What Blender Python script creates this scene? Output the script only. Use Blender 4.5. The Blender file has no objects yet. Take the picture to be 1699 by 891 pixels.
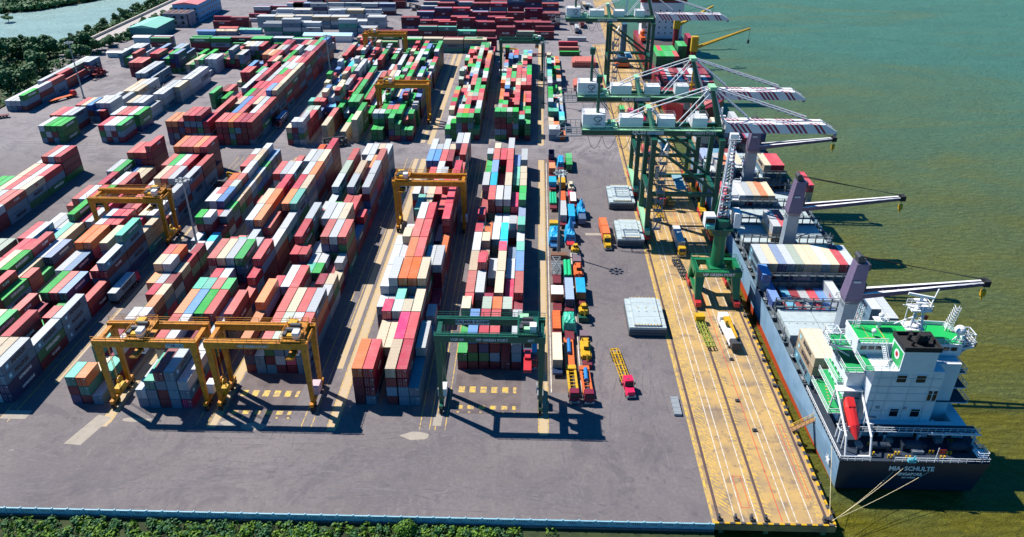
import bpy, math, random, re
from mathutils import Vector, Matrix
R_=math.radians
C=bpy.context.scene.collection
rng=random.Random(7)
# ---------------------------------------------------------------- camera, sky, sun, exposure
sc=bpy.context.scene
cam=bpy.data.cameras.new('camera'); co=bpy.data.objects.new('camera',cam); C.objects.link(co); sc.camera=co
co.location=(0,0,120); co.rotation_euler=(R_(90-29.6),0,R_(1.7))
cam.sensor_width=36; cam.lens=36*1283/1699.; cam.clip_start=1; cam.clip_end=9000
SUN_EL=53.0; SUN_AZ=-58.0     # azimuth measured clockwise from +Y
sc.world=bpy.data.worlds.new("World"); sc.world.use_nodes=True
wn=sc.world.node_tree; bg=wn.nodes['Background']
sky=wn.nodes.new('ShaderNodeTexSky'); sky.sky_type='NISHITA'; sky.sun_disc=False
sky.sun_elevation=R_(SUN_EL); sky.sun_rotation=R_(SUN_AZ); sky.air_density=1.0; sky.dust_density=0.3; sky.ozone_density=4.0
hz=wn.nodes.new('ShaderNodeMix'); hz.data_type='RGBA'; hz.blend_type='MULTIPLY'; hz.inputs[0].default_value=1; hz.inputs[7].default_value=(.10,1.0,1.65,1)   # deep tropical blue
wn.links.new(sky.outputs[0],hz.inputs[6]); wn.links.new(hz.outputs[2],bg.inputs[0]); bg.inputs[1].default_value=0.045
sl=bpy.data.lights.new('sun','SUN'); sl.energy=5.0; sl.angle=R_(0.5); sl.color=(1.0,0.945,0.86)
so=bpy.data.objects.new('sun',sl); C.objects.link(so)
a,e=R_(SUN_AZ),R_(SUN_EL)
sd=Vector((math.sin(a)*math.cos(e),math.cos(a)*math.cos(e),math.sin(e)))
so.rotation_euler=(-sd).to_track_quat('-Z','Y').to_euler(); so.location=(-200,300,400)
sc.view_settings.view_transform='Standard'; sc.view_settings.look='None'; sc.view_settings.gamma=1; sc.view_settings.exposure=0.55
sc.view_settings.use_curve_mapping=False
sc.cycles.max_bounces=4; sc.cycles.diffuse_bounces=1; sc.cycles.glossy_bounces=2
# ---------------------------------------------------------------- helpers
class MB:
    def __init__(s): s.v=[];s.f=[];s.m=[];s.k=0
    def slot(s,k): s.k=k; return s
    def face(s,idx): s.f.append(idx); s.m.append(s.k)
    def box(s,x0,x1,y0,y1,z0,z1):
        n=len(s.v); s.v+=[(x0,y0,z0),(x1,y0,z0),(x1,y1,z0),(x0,y1,z0),(x0,y0,z1),(x1,y0,z1),(x1,y1,z1),(x0,y1,z1)]
        for f in ((0,3,2,1),(4,5,6,7),(0,1,5,4),(1,2,6,5),(2,3,7,6),(3,0,4,7)): s.face([n+i for i in f])
        return s
    def cbox(s,c,d): return s.box(c[0]-d[0]/2,c[0]+d[0]/2,c[1]-d[1]/2,c[1]+d[1]/2,c[2]-d[2]/2,c[2]+d[2]/2)
    def prism(s,pts,z0,z1,top=None):
        n=len(s.v);k=len(pts);top=top or pts
        s.v+=[(p[0],p[1],z0) for p in pts]+[(p[0],p[1],z1) for p in top]
        s.face([n+i for i in range(k)][::-1]); s.face([n+k+i for i in range(k)])
        for i in range(k): j=(i+1)%k; s.face([n+i,n+j,n+k+j,n+k+i])
        return s
    def xprism(s,pts,x0,x1):   # profile in (y,z) extruded along x
        n=len(s.v);k=len(pts)
        s.v+=[(x0,p[0],p[1]) for p in pts]+[(x1,p[0],p[1]) for p in pts]
        s.face([n+i for i in range(k)]); s.face([n+k+i for i in range(k)][::-1])
        for i in range(k): j=(i+1)%k; s.face([n+j,n+i,n+k+i,n+k+j])
        return s
    def beam(s,p,q,w,h=None,w2=None,h2=None,up=(0,0,1)):
        h=h or w;w2=w2 or w;h2=h2 or h;p=Vector(p);q=Vector(q);d=(q-p).normalized();u=Vector(up)
        if abs(d.dot(u))>.98:u=Vector((0,1,0))
        r=d.cross(u).normalized();u=r.cross(d).normalized();n=len(s.v)
        for o,a,b in((p,w,h),(q,w2,h2)):
            for i,j in((-1,-1),(1,-1),(1,1),(-1,1)): s.v.append(tuple(o+r*(i*a/2)+u*(j*b/2)))
        for f in((0,1,2,3),(7,6,5,4),(0,4,5,1),(1,5,6,2),(2,6,7,3),(3,7,4,0)): s.face([n+i for i in f])
        return s
    def tube(s,p,q,r,r2=None,n=8):
        r2=r if r2 is None else r2;p=Vector(p);q=Vector(q);d=(q-p).normalized();u=Vector((0,0,1))
        if abs(d.dot(u))>.98:u=Vector((0,1,0))
        a=d.cross(u).normalized();b=a.cross(d);k=len(s.v)
        for o,rr in((p,r),(q,r2)):
            for i in range(n):
                t=2*math.pi*i/n; s.v.append(tuple(o+a*(math.cos(t)*rr)+b*(math.sin(t)*rr)))
        s.face([k+i for i in range(n)]); s.face([k+n+i for i in range(n)][::-1])
        for i in range(n): j=(i+1)%n; s.face([k+j,k+i,k+n+i,k+n+j])
        return s
    def rail(s,pts,z=1.1,step=2.5,r=.05,mid=True):
        for a,b in zip(pts,pts[1:]):
            a=Vector(a);b=Vector(b);L=(b-a).length
            s.beam(a+Vector((0,0,z)),b+Vector((0,0,z)),r*2)
            if mid: s.beam(a+Vector((0,0,z/2)),b+Vector((0,0,z/2)),r*1.4)
            n=max(1,int(L/step))
            for i in range(n+1): p=a+(b-a)*(i/n); s.beam(p,p+Vector((0,0,z)),r*1.6)
        return s
    def ball(s,c,r,n=10,m=6,sz=1,half=False):
        k=len(s.v);c=Vector(c);lo=0 if half else -math.pi/2
        for j in range(m+1):
            t=lo+(math.pi/2-lo)*j/m
            for i in range(n):
                p=2*math.pi*i/n; s.v.append((c.x+r*math.cos(t)*math.cos(p),c.y+r*math.cos(t)*math.sin(p),c.z+r*sz*math.sin(t)))
        for j in range(m):
            for i in range(n): a=k+j*n+i;b=k+j*n+(i+1)%n; s.face([a,b,b+n,a+n])
        return s
    def mesh(s,name,mats,smooth=False):
        me=bpy.data.meshes.new(name); me.from_pydata(s.v,[],s.f)
        for m in (mats if isinstance(mats,(list,tuple)) else [mats]): me.materials.append(m)
        if len(set(s.m))>1: me.polygons.foreach_set('material_index',s.m)
        if smooth: me.polygons.foreach_set('use_smooth',[True]*len(s.f))
        me.update(); return me
    def obj(s,name,mats,parent=None,smooth=False): return put(name,s.mesh(name,mats,smooth),parent)
def put(name,me,parent=None,loc=None):
    o=bpy.data.objects.new(name,me); C.objects.link(o)
    if parent is not None:o.parent=parent
    if loc:o.location=loc
    return o
def thing(name,label,cat,loc=(0,0,0),rz=0,group=None):
    o=bpy.data.objects.new(name,None); C.objects.link(o); o.location=loc; o.rotation_euler=(0,0,rz); o.empty_display_size=.5
    o['label']=label;o['category']=cat
    if group:o['group']=group
    return o
def tag(o,label,cat,group=None,kind=None):
    o['label']=label;o['category']=cat
    if group:o['group']=group
    if kind:o['kind']=kind
    return o
def struct(o): o['kind']='structure'; return o
def dup(root,loc=None,rz=None,label=None):
    r=root.copy(); C.objects.link(r)
    if loc is not None:r.location=loc
    if rz is not None:r.rotation_euler=(0,0,rz)
    if label:r['label']=label
    def rec(a,b):
        for ch in list(a.children):
            c=ch.copy(); C.objects.link(c); c.parent=b; rec(ch,c)
    rec(root,r); return r
# ---------------------------------------------------------------- materials
def newmat(name):
    m=bpy.data.materials.new(name); m.use_nodes=True; return m,m.node_tree,m.node_tree.nodes['Principled BSDF']
def N(nt,t,**k):
    n=nt.nodes.new(t)
    for a,b in k.items(): setattr(n,a,b)
    return n
def mixrgb(nt,fac,a,b,mode='MIX'):
    n=nt.nodes.new('ShaderNodeMix'); n.data_type='RGBA'; n.blend_type=mode
    for s,v in((0,fac),(6,a),(7,b)):
        if hasattr(v,'links') or hasattr(v,'is_output'): nt.links.new(v,n.inputs[s])
        else: n.inputs[s].default_value=(v if s==0 else (*v,1))
    return n.outputs[2]
def ramp(nt,x,lo,hi,a=0.,b=1.):
    n=nt.nodes.new('ShaderNodeMapRange'); n.inputs[1].default_value=lo;n.inputs[2].default_value=hi;n.inputs[3].default_value=a;n.inputs[4].default_value=b
    nt.links.new(x,n.inputs[0]); return n.outputs[0]
def noise(nt,scale,detail=3,rough=.55,vec=None,dist=0):
    n=nt.nodes.new('ShaderNodeTexNoise'); n.inputs['Scale'].default_value=scale;n.inputs['Detail'].default_value=detail;n.inputs['Roughness'].default_value=rough;n.inputs['Distortion'].default_value=dist
    if vec is None: g=nt.nodes.new('ShaderNodeNewGeometry'); vec=g.outputs['Position']
    nt.links.new(vec,n.inputs['Vector']); return n.outputs['Fac']
def scalevec(nt,s):
    g=nt.nodes.new('ShaderNodeNewGeometry'); v=nt.nodes.new('ShaderNodeVectorMath'); v.operation='MULTIPLY'; v.inputs[1].default_value=s
    nt.links.new(g.outputs['Position'],v.inputs[0]); return v.outputs[0]
MC={}
def mat(name,col,rough=.55,metal=0,dark=None,sc_=.6,amt=.35,bump=0,grime=None):
    if name in MC:return MC[name]
    m,nt,b=newmat(name); dark=dark or tuple(c*.62 for c in col)
    f=noise(nt,sc_,5,.6); f=ramp(nt,f,.42,.68,0,amt); c=mixrgb(nt,f,col,dark)
    if grime:
        g=ramp(nt,noise(nt,grime[1],6,.7),grime[2],grime[2]+.08,0,grime[3]); c=mixrgb(nt,g,c,grime[0])
    nt.links.new(c,b.inputs['Base Color']); b.inputs['Roughness'].default_value=rough; b.inputs['Metallic'].default_value=metal
    if bump:
        bn=nt.nodes.new('ShaderNodeBump'); bn.inputs['Strength'].default_value=bump; bn.inputs['Distance'].default_value=.05
        nt.links.new(noise(nt,6,4),bn.inputs['Height']); nt.links.new(bn.outputs[0],b.inputs['Normal'])
    MC[name]=m; return m
RUST=(.16,.06,.03)
# box colours, shade darkened into the side tones: code -> (side, roof, words)
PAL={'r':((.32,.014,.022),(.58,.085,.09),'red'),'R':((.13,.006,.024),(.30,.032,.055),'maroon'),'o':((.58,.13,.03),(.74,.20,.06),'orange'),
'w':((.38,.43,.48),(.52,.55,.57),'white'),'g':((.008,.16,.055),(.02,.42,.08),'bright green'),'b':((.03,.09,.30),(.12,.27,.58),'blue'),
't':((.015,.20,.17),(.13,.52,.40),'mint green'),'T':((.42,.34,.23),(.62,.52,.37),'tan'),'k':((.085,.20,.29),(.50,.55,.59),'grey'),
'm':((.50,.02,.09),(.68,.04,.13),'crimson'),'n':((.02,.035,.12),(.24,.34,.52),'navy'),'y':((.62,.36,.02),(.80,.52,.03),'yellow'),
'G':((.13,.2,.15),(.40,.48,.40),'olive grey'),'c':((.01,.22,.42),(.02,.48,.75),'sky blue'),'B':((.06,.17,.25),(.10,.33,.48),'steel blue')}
def paint(name,col,rust,fade,rough):
    m,nt,b=newmat(name)
    oi=N(nt,'ShaderNodeObjectInfo'); gi=N(nt,'ShaderNodeNewGeometry')
    ad=N(nt,'ShaderNodeMath',operation='ADD'); nt.links.new(oi.outputs['Random'],ad.inputs[0]); nt.links.new(gi.outputs['Random Per Island'],ad.inputs[1])
    fr=N(nt,'ShaderNodeMath',operation='FRACT'); nt.links.new(ad.outputs[0],fr.inputs[0])
    hs=N(nt,'ShaderNodeHueSaturation'); hs.inputs['Color'].default_value=(*col,1)
    nt.links.new(ramp(nt,fr.outputs[0],0,1,.488,.512),hs.inputs['Hue'])
    m2=N(nt,'ShaderNodeMath',operation='MULTIPLY'); m2.inputs[1].default_value=7.31; nt.links.new(fr.outputs[0],m2.inputs[0])
    f2=N(nt,'ShaderNodeMath',operation='FRACT'); nt.links.new(m2.outputs[0],f2.inputs[0])
    nt.links.new(ramp(nt,f2.outputs[0],0,1,.72,1.18),hs.inputs['Value']); nt.links.new(ramp(nt,fr.outputs[0],0,1,1.08,.86),hs.inputs['Saturation'])
    c=mixrgb(nt,ramp(nt,noise(nt,.35,5,.65),.45,.7,0,fade),hs.outputs[0],(.62,.58,.54))
    c=mixrgb(nt,ramp(nt,noise(nt,1.0,8,.80,dist=1.0),.56,.68,0,rust),c,RUST)
    # shade of the pressed ribs painted as dark bands across the sheet metal
    sx=N(nt,'ShaderNodeSeparateXYZ'); nt.links.new(gi.outputs['Position'],sx.inputs[0]); sm=N(nt,'ShaderNodeMath',operation='ADD'); nt.links.new(sx.outputs[0],sm.inputs[0]); nt.links.new(sx.outputs[1],sm.inputs[1])
    m3=N(nt,'ShaderNodeMath',operation='MULTIPLY'); m3.inputs[1].default_value=2*math.pi/(1.35 if 'roof' in name else .62); nt.links.new(sx.outputs[1] if 'roof' in name else sm.outputs[0],m3.inputs[0])
    sn=N(nt,'ShaderNodeMath',operation='SINE'); nt.links.new(m3.outputs[0],sn.inputs[0]); c=mixrgb(nt,ramp(nt,sn.outputs[0],.1,1,0,.16 if 'roof' in name else .28),c,tuple(k*.35 for k in col))
    nt.links.new(c,b.inputs['Base Color']); b.inputs['Roughness'].default_value=rough
    return m
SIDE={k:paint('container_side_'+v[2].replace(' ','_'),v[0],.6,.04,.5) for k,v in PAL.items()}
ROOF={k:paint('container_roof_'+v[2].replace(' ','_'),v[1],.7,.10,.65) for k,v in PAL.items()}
M_white=mat('white_paint',(.78,.79,.80),.45,amt=.12,grime=(RUST,1.6,.66,.5))
M_black=mat('black_rubber',(.018,.018,.02),.8)
M_dark=mat('dark_steel',(.045,.05,.06),.6)
M_grey=mat('galvanised_steel',(.33,.36,.38),.45,.3)
M_yel=mat('yellow_crane_paint',(.58,.23,.004),.45,dark=(.30,.10,.008),sc_=.9,amt=.8,grime=(RUST,1.3,.57,.8))
M_yel2=mat('bright_yellow_paint',(.62,.37,.012),.45,dark=(.4,.2,.01),amt=.5,grime=(RUST,1.5,.56,.7))
M_gre=mat('green_crane_paint',(.006,.095,.062),.4,dark=(.004,.05,.035),amt=.5)
M_lgre=mat('pale_green_paint',(.30,.62,.36),.5)
M_jgre=mat('bright_green_paint',(.008,.17,.065),.4)
M_red=mat('red_paint',(.52,.03,.04),.4)
M_pink=mat('crimson_cab_paint',(.75,.02,.09),.3,amt=.1)
M_orange=mat('orange_paint',(.70,.14,.03),.45,grime=(RUST,1.5,.6,.6))
M_glass=mat('dark_glass',(.01,.014,.02),.12)
M_tarp=mat('blue_tarpaulin',(.01,.36,.68),.5,dark=(.01,.22,.5),sc_=1.2,amt=.7)
M_gtarp=mat('green_tarpaulin',(.04,.50,.33),.5,dark=(.02,.3,.2),sc_=1.2,amt=.7)
M_sign=mat('pale_blue_sign',(.45,.66,.72),.5)
M_navy=mat('navy_paint',(.02,.04,.10),.4)
M_hatch=mat('hatch_cover_grey',(.42,.50,.52),.55,amt=.4,grime=((.45,.22,.08),1.2,.60,.7))
M_rust=mat('rusty_steel',(.22,.10,.06),.8)
M_gdeck=mat('green_deck_paint',(.012,.34,.10),.6,amt=.3,grime=((.1,.2,.1),.8,.6,.4))
M_letw=mat('white_lettering',(.8,.82,.82),.5,amt=.05)
M_letd=mat('dark_lettering',(.015,.02,.05),.5,amt=.05)
M_letg=mat('grey_lettering',(.55,.57,.6),.5,amt=.05)
# ---------------------------------------------------------------- lettering
_tx={}
def text_mesh(s,size,m,bold=.02,depth=.0):
    key=(s,round(size,2),m.name)
    if key in _tx:return _tx[key]
    cu=bpy.data.curves.new('lettering','FONT'); cu.body=s; cu.size=size; cu.offset=bold*size; cu.extrude=.01; cu.resolution_u=2
    cu.align_x='CENTER';cu.align_y='CENTER'
    o=bpy.data.objects.new('tmp',cu); C.objects.link(o); bpy.context.view_layer.update()
    me=bpy.data.meshes.new_from_object(o.evaluated_get(bpy.context.evaluated_depsgraph_get())); me.name='lettering'
    bpy.data.objects.remove(o); bpy.data.curves.remove(cu); me.materials.clear(); me.materials.append(m); _tx[key]=me; return me
FACE={'+x':(R_(90),0,R_(90)),'-x':(R_(90),0,R_(-90)),'-y':(R_(90),0,0),'up':(0,0,0),'+y':(R_(90),0,R_(180))}
def letter(s,size,m,loc,face,parent,bold=.02,name='lettering'):
    o=put(name,text_mesh(s,size,m,bold),parent,loc); o.rotation_euler=FACE[face]; return o
# ---------------------------------------------------------------- ground, water, quay
def sheet(name,pts,z,m):
    b=MB(); n=len(pts); b.v=[(p[0],p[1],z) for p in pts]; b.face(list(range(n))); return struct(b.obj(name,m))
def asphalt():
    m,nt,b=newmat('asphalt_yard')
    base=mixrgb(nt,ramp(nt,noise(nt,.018,6,.65),.35,.65),(.138,.120,.124),(.215,.188,.186))
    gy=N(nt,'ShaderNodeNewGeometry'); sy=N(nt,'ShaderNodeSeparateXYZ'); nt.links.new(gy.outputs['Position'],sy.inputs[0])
    base=mixrgb(nt,ramp(nt,sy.outputs[1],285,315,0,.65),base,(.31,.285,.30))   # paler concrete beyond the cross aisle, distance haze mixed into its colour
    base=mixrgb(nt,ramp(nt,noise(nt,.07,7,.7,dist=1.2),.50,.66,0,.55),base,(.095,.083,.105))
    base=mixrgb(nt,ramp(nt,noise(nt,.22,8,.75,dist=.5),.56,.70,0,.5),base,(.25,.22,.215))
    base=mixrgb(nt,ramp(nt,noise(nt,.5,9,.8,vec=scalevec(nt,(1,.25,1)),dist=1.5),.55,.66,0,.45),base,(.27,.235,.225))
    base=mixrgb(nt,ramp(nt,noise(nt,.035,8,.75,dist=2.5),.53,.60,0,.5),base,(.085,.075,.09))
    base=mixrgb(nt,ramp(nt,noise(nt,1.3,5,.8),.3,.72,0,.6),base,(.075,.066,.08))
    base=mixrgb(nt,ramp(nt,noise(nt,.9,2,.5,vec=scalevec(nt,(.15,1,1))),.66,.72,0,.35),base,(.07,.06,.07))
    nt.links.new(base,b.inputs['Base Color']); b.inputs['Roughness'].default_value=.85
    bn=N(nt,'ShaderNodeBump'); bn.inputs['Strength'].default_value=.35; bn.inputs['Distance'].default_value=.08; nt.links.new(noise(nt,2.2,5,.7),bn.inputs['Height']); nt.links.new(bn.outputs[0],b.inputs['Normal'])
    return m
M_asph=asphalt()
M_conc=mat('quay_concrete',(.46,.295,.105),.8,dark=(.24,.175,.115),sc_=.13,amt=.95,bump=.2,grime=((.13,.10,.09),.30,.53,.6))
M_strip=mat('runway_concrete',(.46,.34,.19),.8,dark=(.42,.35,.28),sc_=.2,amt=.6,grime=((.2,.17,.16),.5,.62,.5))
M_patch=mat('pale_concrete_patch',(.34,.30,.25),.85,sc_=.5,amt=.4,grime=((.25,.22,.22),.6,.6,.5))
M_pit=mat('dark_bay_concrete',(.14,.11,.11),.85,dark=(.07,.055,.06),sc_=.3,amt=.8)
M_ypaint=mat('yellow_road_paint',(.66,.42,.05),.6,dark=(.45,.30,.10),sc_=.5,amt=.8,grime=((.26,.20,.14),.9,.48,.85))
M_wpaint=mat('white_road_paint',(.66,.62,.56),.6,grime=((.38,.28,.18),.9,.5,.75))
M_rpaint=mat('red_road_paint',(.60,.05,.03),.6,grime=((.45,.3,.2),.8,.6,.5))
M_rail=mat('crane_rail_steel',(.11,.07,.07),.6,.2)
M_soil=mat('embankment_soil',(.035,.05,.012),.9,dark=(.012,.025,.006),sc_=.5,amt=1,bump=.4)
def water_mat(name,near,far,y0,y1,x0=None,x1=None):
    m,nt,b=newmat(name)
    g=N(nt,'ShaderNodeNewGeometry'); sx=N(nt,'ShaderNodeSeparateXYZ'); nt.links.new(g.outputs['Position'],sx.inputs[0])
    # silt clears away from the shore and upstream; sky reflection tinted in too
    t=ramp(nt,sx.outputs[1],y0,y1); u=ramp(nt,sx.outputs[0],70,420,0,.40)
    ad=N(nt,'ShaderNodeMath',operation='ADD'); nt.links.new(t,ad.inputs[0]); nt.links.new(u,ad.inputs[1])
    n1=ramp(nt,noise(nt,.006,4,.6,dist=1.5),.3,.7,-.22,.22); a2=N(nt,'ShaderNodeMath',operation='ADD',use_clamp=True); nt.links.new(ad.outputs[0],a2.inputs[0]); nt.links.new(n1,a2.inputs[1])
    c=mixrgb(nt,a2.outputs[0],near,far)
    c=mixrgb(nt,ramp(nt,noise(nt,.045,5,.6,vec=scalevec(nt,(.35,1,1)),dist=1),.4,.7,0,.4),c,tuple(k*.62 for k in far))
    c=mixrgb(nt,ramp(nt,noise(nt,.018,6,.7,vec=scalevec(nt,(.25,1,1)),dist=2),.52,.68,0,.35),c,tuple(k*1.25+.01 for k in near))
    nt.links.new(c,b.inputs['Base Color']); b.inputs['Roughness'].default_value=.30; b.inputs['IOR'].default_value=1.33; b.inputs['Specular IOR Level'].default_value=.15
    bn=N(nt,'ShaderNodeBump'); bn.inputs['Strength'].default_value=1.0; bn.inputs['Distance'].default_value=2.2
    h=N(nt,'ShaderNodeMath',operation='ADD'); nt.links.new(noise(nt,.55,6,.72,vec=scalevec(nt,(.55,1.1,1)),dist=.5),h.inputs[0]); nt.links.new(noise(nt,.06,3,.5),h.inputs[1])
    nt.links.new(h.outputs[0],bn.inputs['Height']); nt.links.new(bn.outputs[0],b.inputs['Normal'])
    return m
M_sea=water_mat('harbour_water',(.138,.130,.014),(.082,.205,.145),170,620)
M_creek=water_mat('creek_water',(.32,.50,.48),(.35,.52,.50),130,560)
sheet('harbour_water',[(30,-600),(4000,-600),(4000,5000),(30,5000)],-4,M_sea)
sheet('creek_water',[(-3000,-600),(30,-600),(30,109),(-255,109),(-262,380),(-290,470),(-292,5000),(-3000,5000)],-3.2,M_creek)
# yard block with walls down to the water
YP=[(-262,108.0),(36.6,108.0),(36.6,504),(46,504),(46,5000),(-292,5000),(-292,470),(-264,400),(-262,300)]
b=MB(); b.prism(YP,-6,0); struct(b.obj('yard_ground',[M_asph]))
b=MB(); b.box(36.6,61,109.6,504,-1.6,.0); 
for i in range(0,70):
    for x in (39,48,59.5): b.box(x-.5,x+.5,111+i*5.6,112+i*5.6,-6,-1.6)
struct(b.obj('quay_deck',[M_conc]))
b=MB(); b.box(46,61,504,1200,-1.6,0); struct(b.obj('far_quay_deck',[M_conc]))
b=MB()
for i in range(300):
    if i%2==0: b.box(60.55,61.02,110+i*1.3,111.3+i*1.3,.0,.28)
for i in range(22):
    if i%2==0: b.box(36.8+i*1.08,37.88+i*1.08,109.58,110.0,.0,.28)
o=b.obj('kerb_yellow',M_yel2); struct(o)
b=MB()
for i in range(300):
    if i%2==1: b.box(60.55,61.02,110+i*1.3,111.3+i*1.3,.0,.28)
for i in range(22):
    if i%2==1: b.box(36.8+i*1.08,37.88+i*1.08,109.58,110.0,.0,.28)
struct(b.obj('kerb_dark',M_dark))
sheet('far_bank',[(-3000,560),(-440,592),(-413,600),(-390,610),(-376,632),(-364,650),(-345,700),(-335,5000),(-3000,5000)],-2.9,M_soil)
b=MB()
prof=[(108.0,-.5),(104,-1.3),(102,-1.9),(97,-3.0),(90,-4.5),(90,-7),(108.0,-7)]
b.xprism(prof,-262,36.6); struct(b.obj('embankment',M_soil))
b=MB(); b.prism([(-292,470),(-268,410),(-262,300),(-262,110),(-350,110),(-350,340),(-338,430),(-326,468),(-306,500),(-304,560),(-300,900),(-292,900)],-6,-.4); struct(b.obj('creek_bank',M_soil))
def strip(name,x0,x1,y0,y1,m,z=.004): return sheet(name,[(x0,y0),(x1,y0),(x1,y1),(x0,y1)],z,m)
# rtg runways: pale concrete beams bordered by yellow lines
b=MB(); ln=MB(); br=MB()
def q(bb,x0,x1,y0,y1,z): n=len(bb.v); bb.v+=[(x0,y0,z),(x1,y0,z),(x1,y1,z),(x0,y1,z)]; bb.face([n,n+1,n+2,n+3])
for x in (-98.7,-76,-73.6,-51.6,-45.6,-24.2,-20.6,3.2,-146.4,-122.9):
    for (y0,y1) in ((134.5,303),(320,500)):
        if x in (-98.7,-45.6,3.2,-73.6,-146.4): q(b,x-1.0,x+1.0,y0,y1,.004)
        for s in (-1,1): q(ln,x+s*1.15-.1,x+s*1.15+.1,y0+1,y1,.004)
for (x0,x1,y0,y1) in ((-49.8,-48.0,158,303),(-49.8,-48.0,322,500),(-101.2,-99.8,150,300),(-118.3,-117.6,150,300),(-119,-118.4,318,480)): q(b,x0,x1,y0,y1,.004)
for x in (-118.6,): q(ln,x-.09,x+.09,150,300,.006)
struct(b.obj('gantry_runways',M_strip)); struct(ln.obj('yellow_lane_lines',M_ypaint))
# empty slots with painted pads
b=MB(); p=MB()
for x0,x1,y0,y1 in ((-18.6,-2.2,141.5,158.4),(-71.9,-56.0,138.5,155.4)): q(b,x0,x1,y0,y1,.004)
struct(b.obj('empty_slot_surface',M_pit))
for x0,ys in ((-17.6,(149.4,143.2)),(-70.6,(146.4,139.8))):
    for k,y in enumerate(ys):
        for i in range(6): q(p,x0+i*2.68,x0+i*2.68+(1.5 if i<5 else .8),y,y+(2.3 if k==0 else 1.3),.008)
    for i in range(6): q(p,x0+.3+i*2.68,x0+.8+i*2.68,ys[1]-1.4,ys[1]-.9,.008)
struct(p.obj('slot_pads',M_ypaint))
b=MB()
def blob(bb,cx,cy,rx,ry,z,n=14,seed=0):
    rg=random.Random(seed); k=len(bb.v)
    for i in range(n): t=2*math.pi*i/n; r=rg.uniform(.8,1.1); bb.v.append((cx+rx*r*math.cos(t),cy+ry*r*math.sin(t),z+seed*.0004))
    bb.face([k+i for i in range(n)])
n=len(b.v); b.v+=[(-104.6,128.6,.005),(-100.6,128.2,.005),(-98.0,137.6,.005),(-101.6,138.6,.005)]; b.face([n,n+1,n+2,n+3])
for (x0,x1,y0,y1) in ((-124,-118,136.5,139.5),(-22.5,-20.5,137,141),(18,30,234.8,236.5)): q(b,x0,x1,y0,y1,.005)
for i,(x,y,rx,ry) in enumerate(((-64,135.5,3,1.4),(-70,136.5,2,1),(-92,137,3.5,.8),(-26,133.5,3.5,1.4))): blob(b,x,y,rx,ry,.006,seed=i)
struct(b.obj('pale_concrete_patches',M_patch))
b=MB()
for i,(x,y,rx,ry) in enumerate(((24,243.5,3.3,1.4),(36.0,285,1.0,3),(22,291,2.5,1.3))): blob(b,x,y,rx,ry,.005,seed=i+9)
struct(b.obj('dark_asphalt_patches',mat('dark_asphalt',(.09,.08,.10),.85,dark=(.2,.18,.2),sc_=.7,amt=1)))
for (x,y0,y1) in ((5.2,150,300),(12.6,150,222)): strip('bay_edge_line',x-.12,x+.12,y0,y1,M_wpaint,.006)
strip('parking_bay_surface',4.0,13.0,150,304,mat('stained_concrete',(.17,.135,.12),.85,dark=(.10,.08,.08),sc_=.15,amt=1),.002)
# tyre tracks on the asphalt
b=MB()
rg=random.Random(31)
def track(x,y,a,L,curv,w=.32):
    for off in (-1.0,1.0):
        px,py,aa=x,y,a; pts=[]
        for i in range(15): pts.append((px+off*math.cos(aa),py-off*math.sin(aa),aa)); px+=math.sin(aa)*L/14; py+=math.cos(aa)*L/14; aa+=curv
        if max(p[0] for p in pts)>35.5 or min(p[1] for p in pts)<109.2 or max(p[1] for p in pts)>322: continue
        n=len(b.v); z=.0025
        for (tx,ty,ta) in pts: b.v+=[(tx-w/2*math.cos(ta),ty+w/2*math.sin(ta),z),(tx+w/2*math.cos(ta),ty-w/2*math.sin(ta),z)]
        for i in range(14): b.face([n+2*i,n+2*i+1,n+2*i+3,n+2*i+2])
for i in range(46): track(rg.uniform(-250,20),rg.uniform(110,136),rg.choice((R_(90),R_(-90)))+rg.uniform(-.12,.12),rg.uniform(14,60),rg.uniform(-.02,.02))
for i in range(26): track(rg.uniform(16,34),rg.uniform(112,290),rg.uniform(-.12,.12),rg.uniform(14,50),rg.uniform(-.03,.03))
for i in range(14): track(rg.uniform(-120,20),rg.uniform(112,132),rg.uniform(-.8,.8),rg.uniform(10,22),rg.uniform(-.12,.12))
for i in range(30): track(rg.uniform(-250,10),rg.uniform(303,320),R_(90)+rg.uniform(-.08,.08),rg.uniform(14,60),rg.uniform(-.01,.01))
b.v=[(v[0],v[1],v[2]+.00001*(i//30)) for i,v in enumerate(b.v)]
m_,nt_,bs_=newmat('tyre_marks'); c_=mixrgb(nt_,ramp(nt_,noise(nt_,.5,6,.7),.40,.62),(.155,.138,.150),(.095,.086,.096)); nt_.links.new(c_,bs_.inputs['Base Color']); bs_.inputs['Roughness'].default_value=.8
struct(b.obj('tyre_tracks',m_))
b=MB(); rg=random.Random(8)
for i in range(70): blob(b,rg.choice((rg.uniform(16,34),rg.uniform(-120,20))),rg.choice((rg.uniform(112,140),rg.uniform(303,320),rg.uniform(150,290))),rg.uniform(.25,.9),rg.uniform(.3,1.3),.0045+i*.00002,10,0)
struct(b.obj('oil_stains',mat('oil_stain',(.10,.088,.095),.6,dark=(.14,.125,.13),sc_=1.2,amt=1)))
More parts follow.
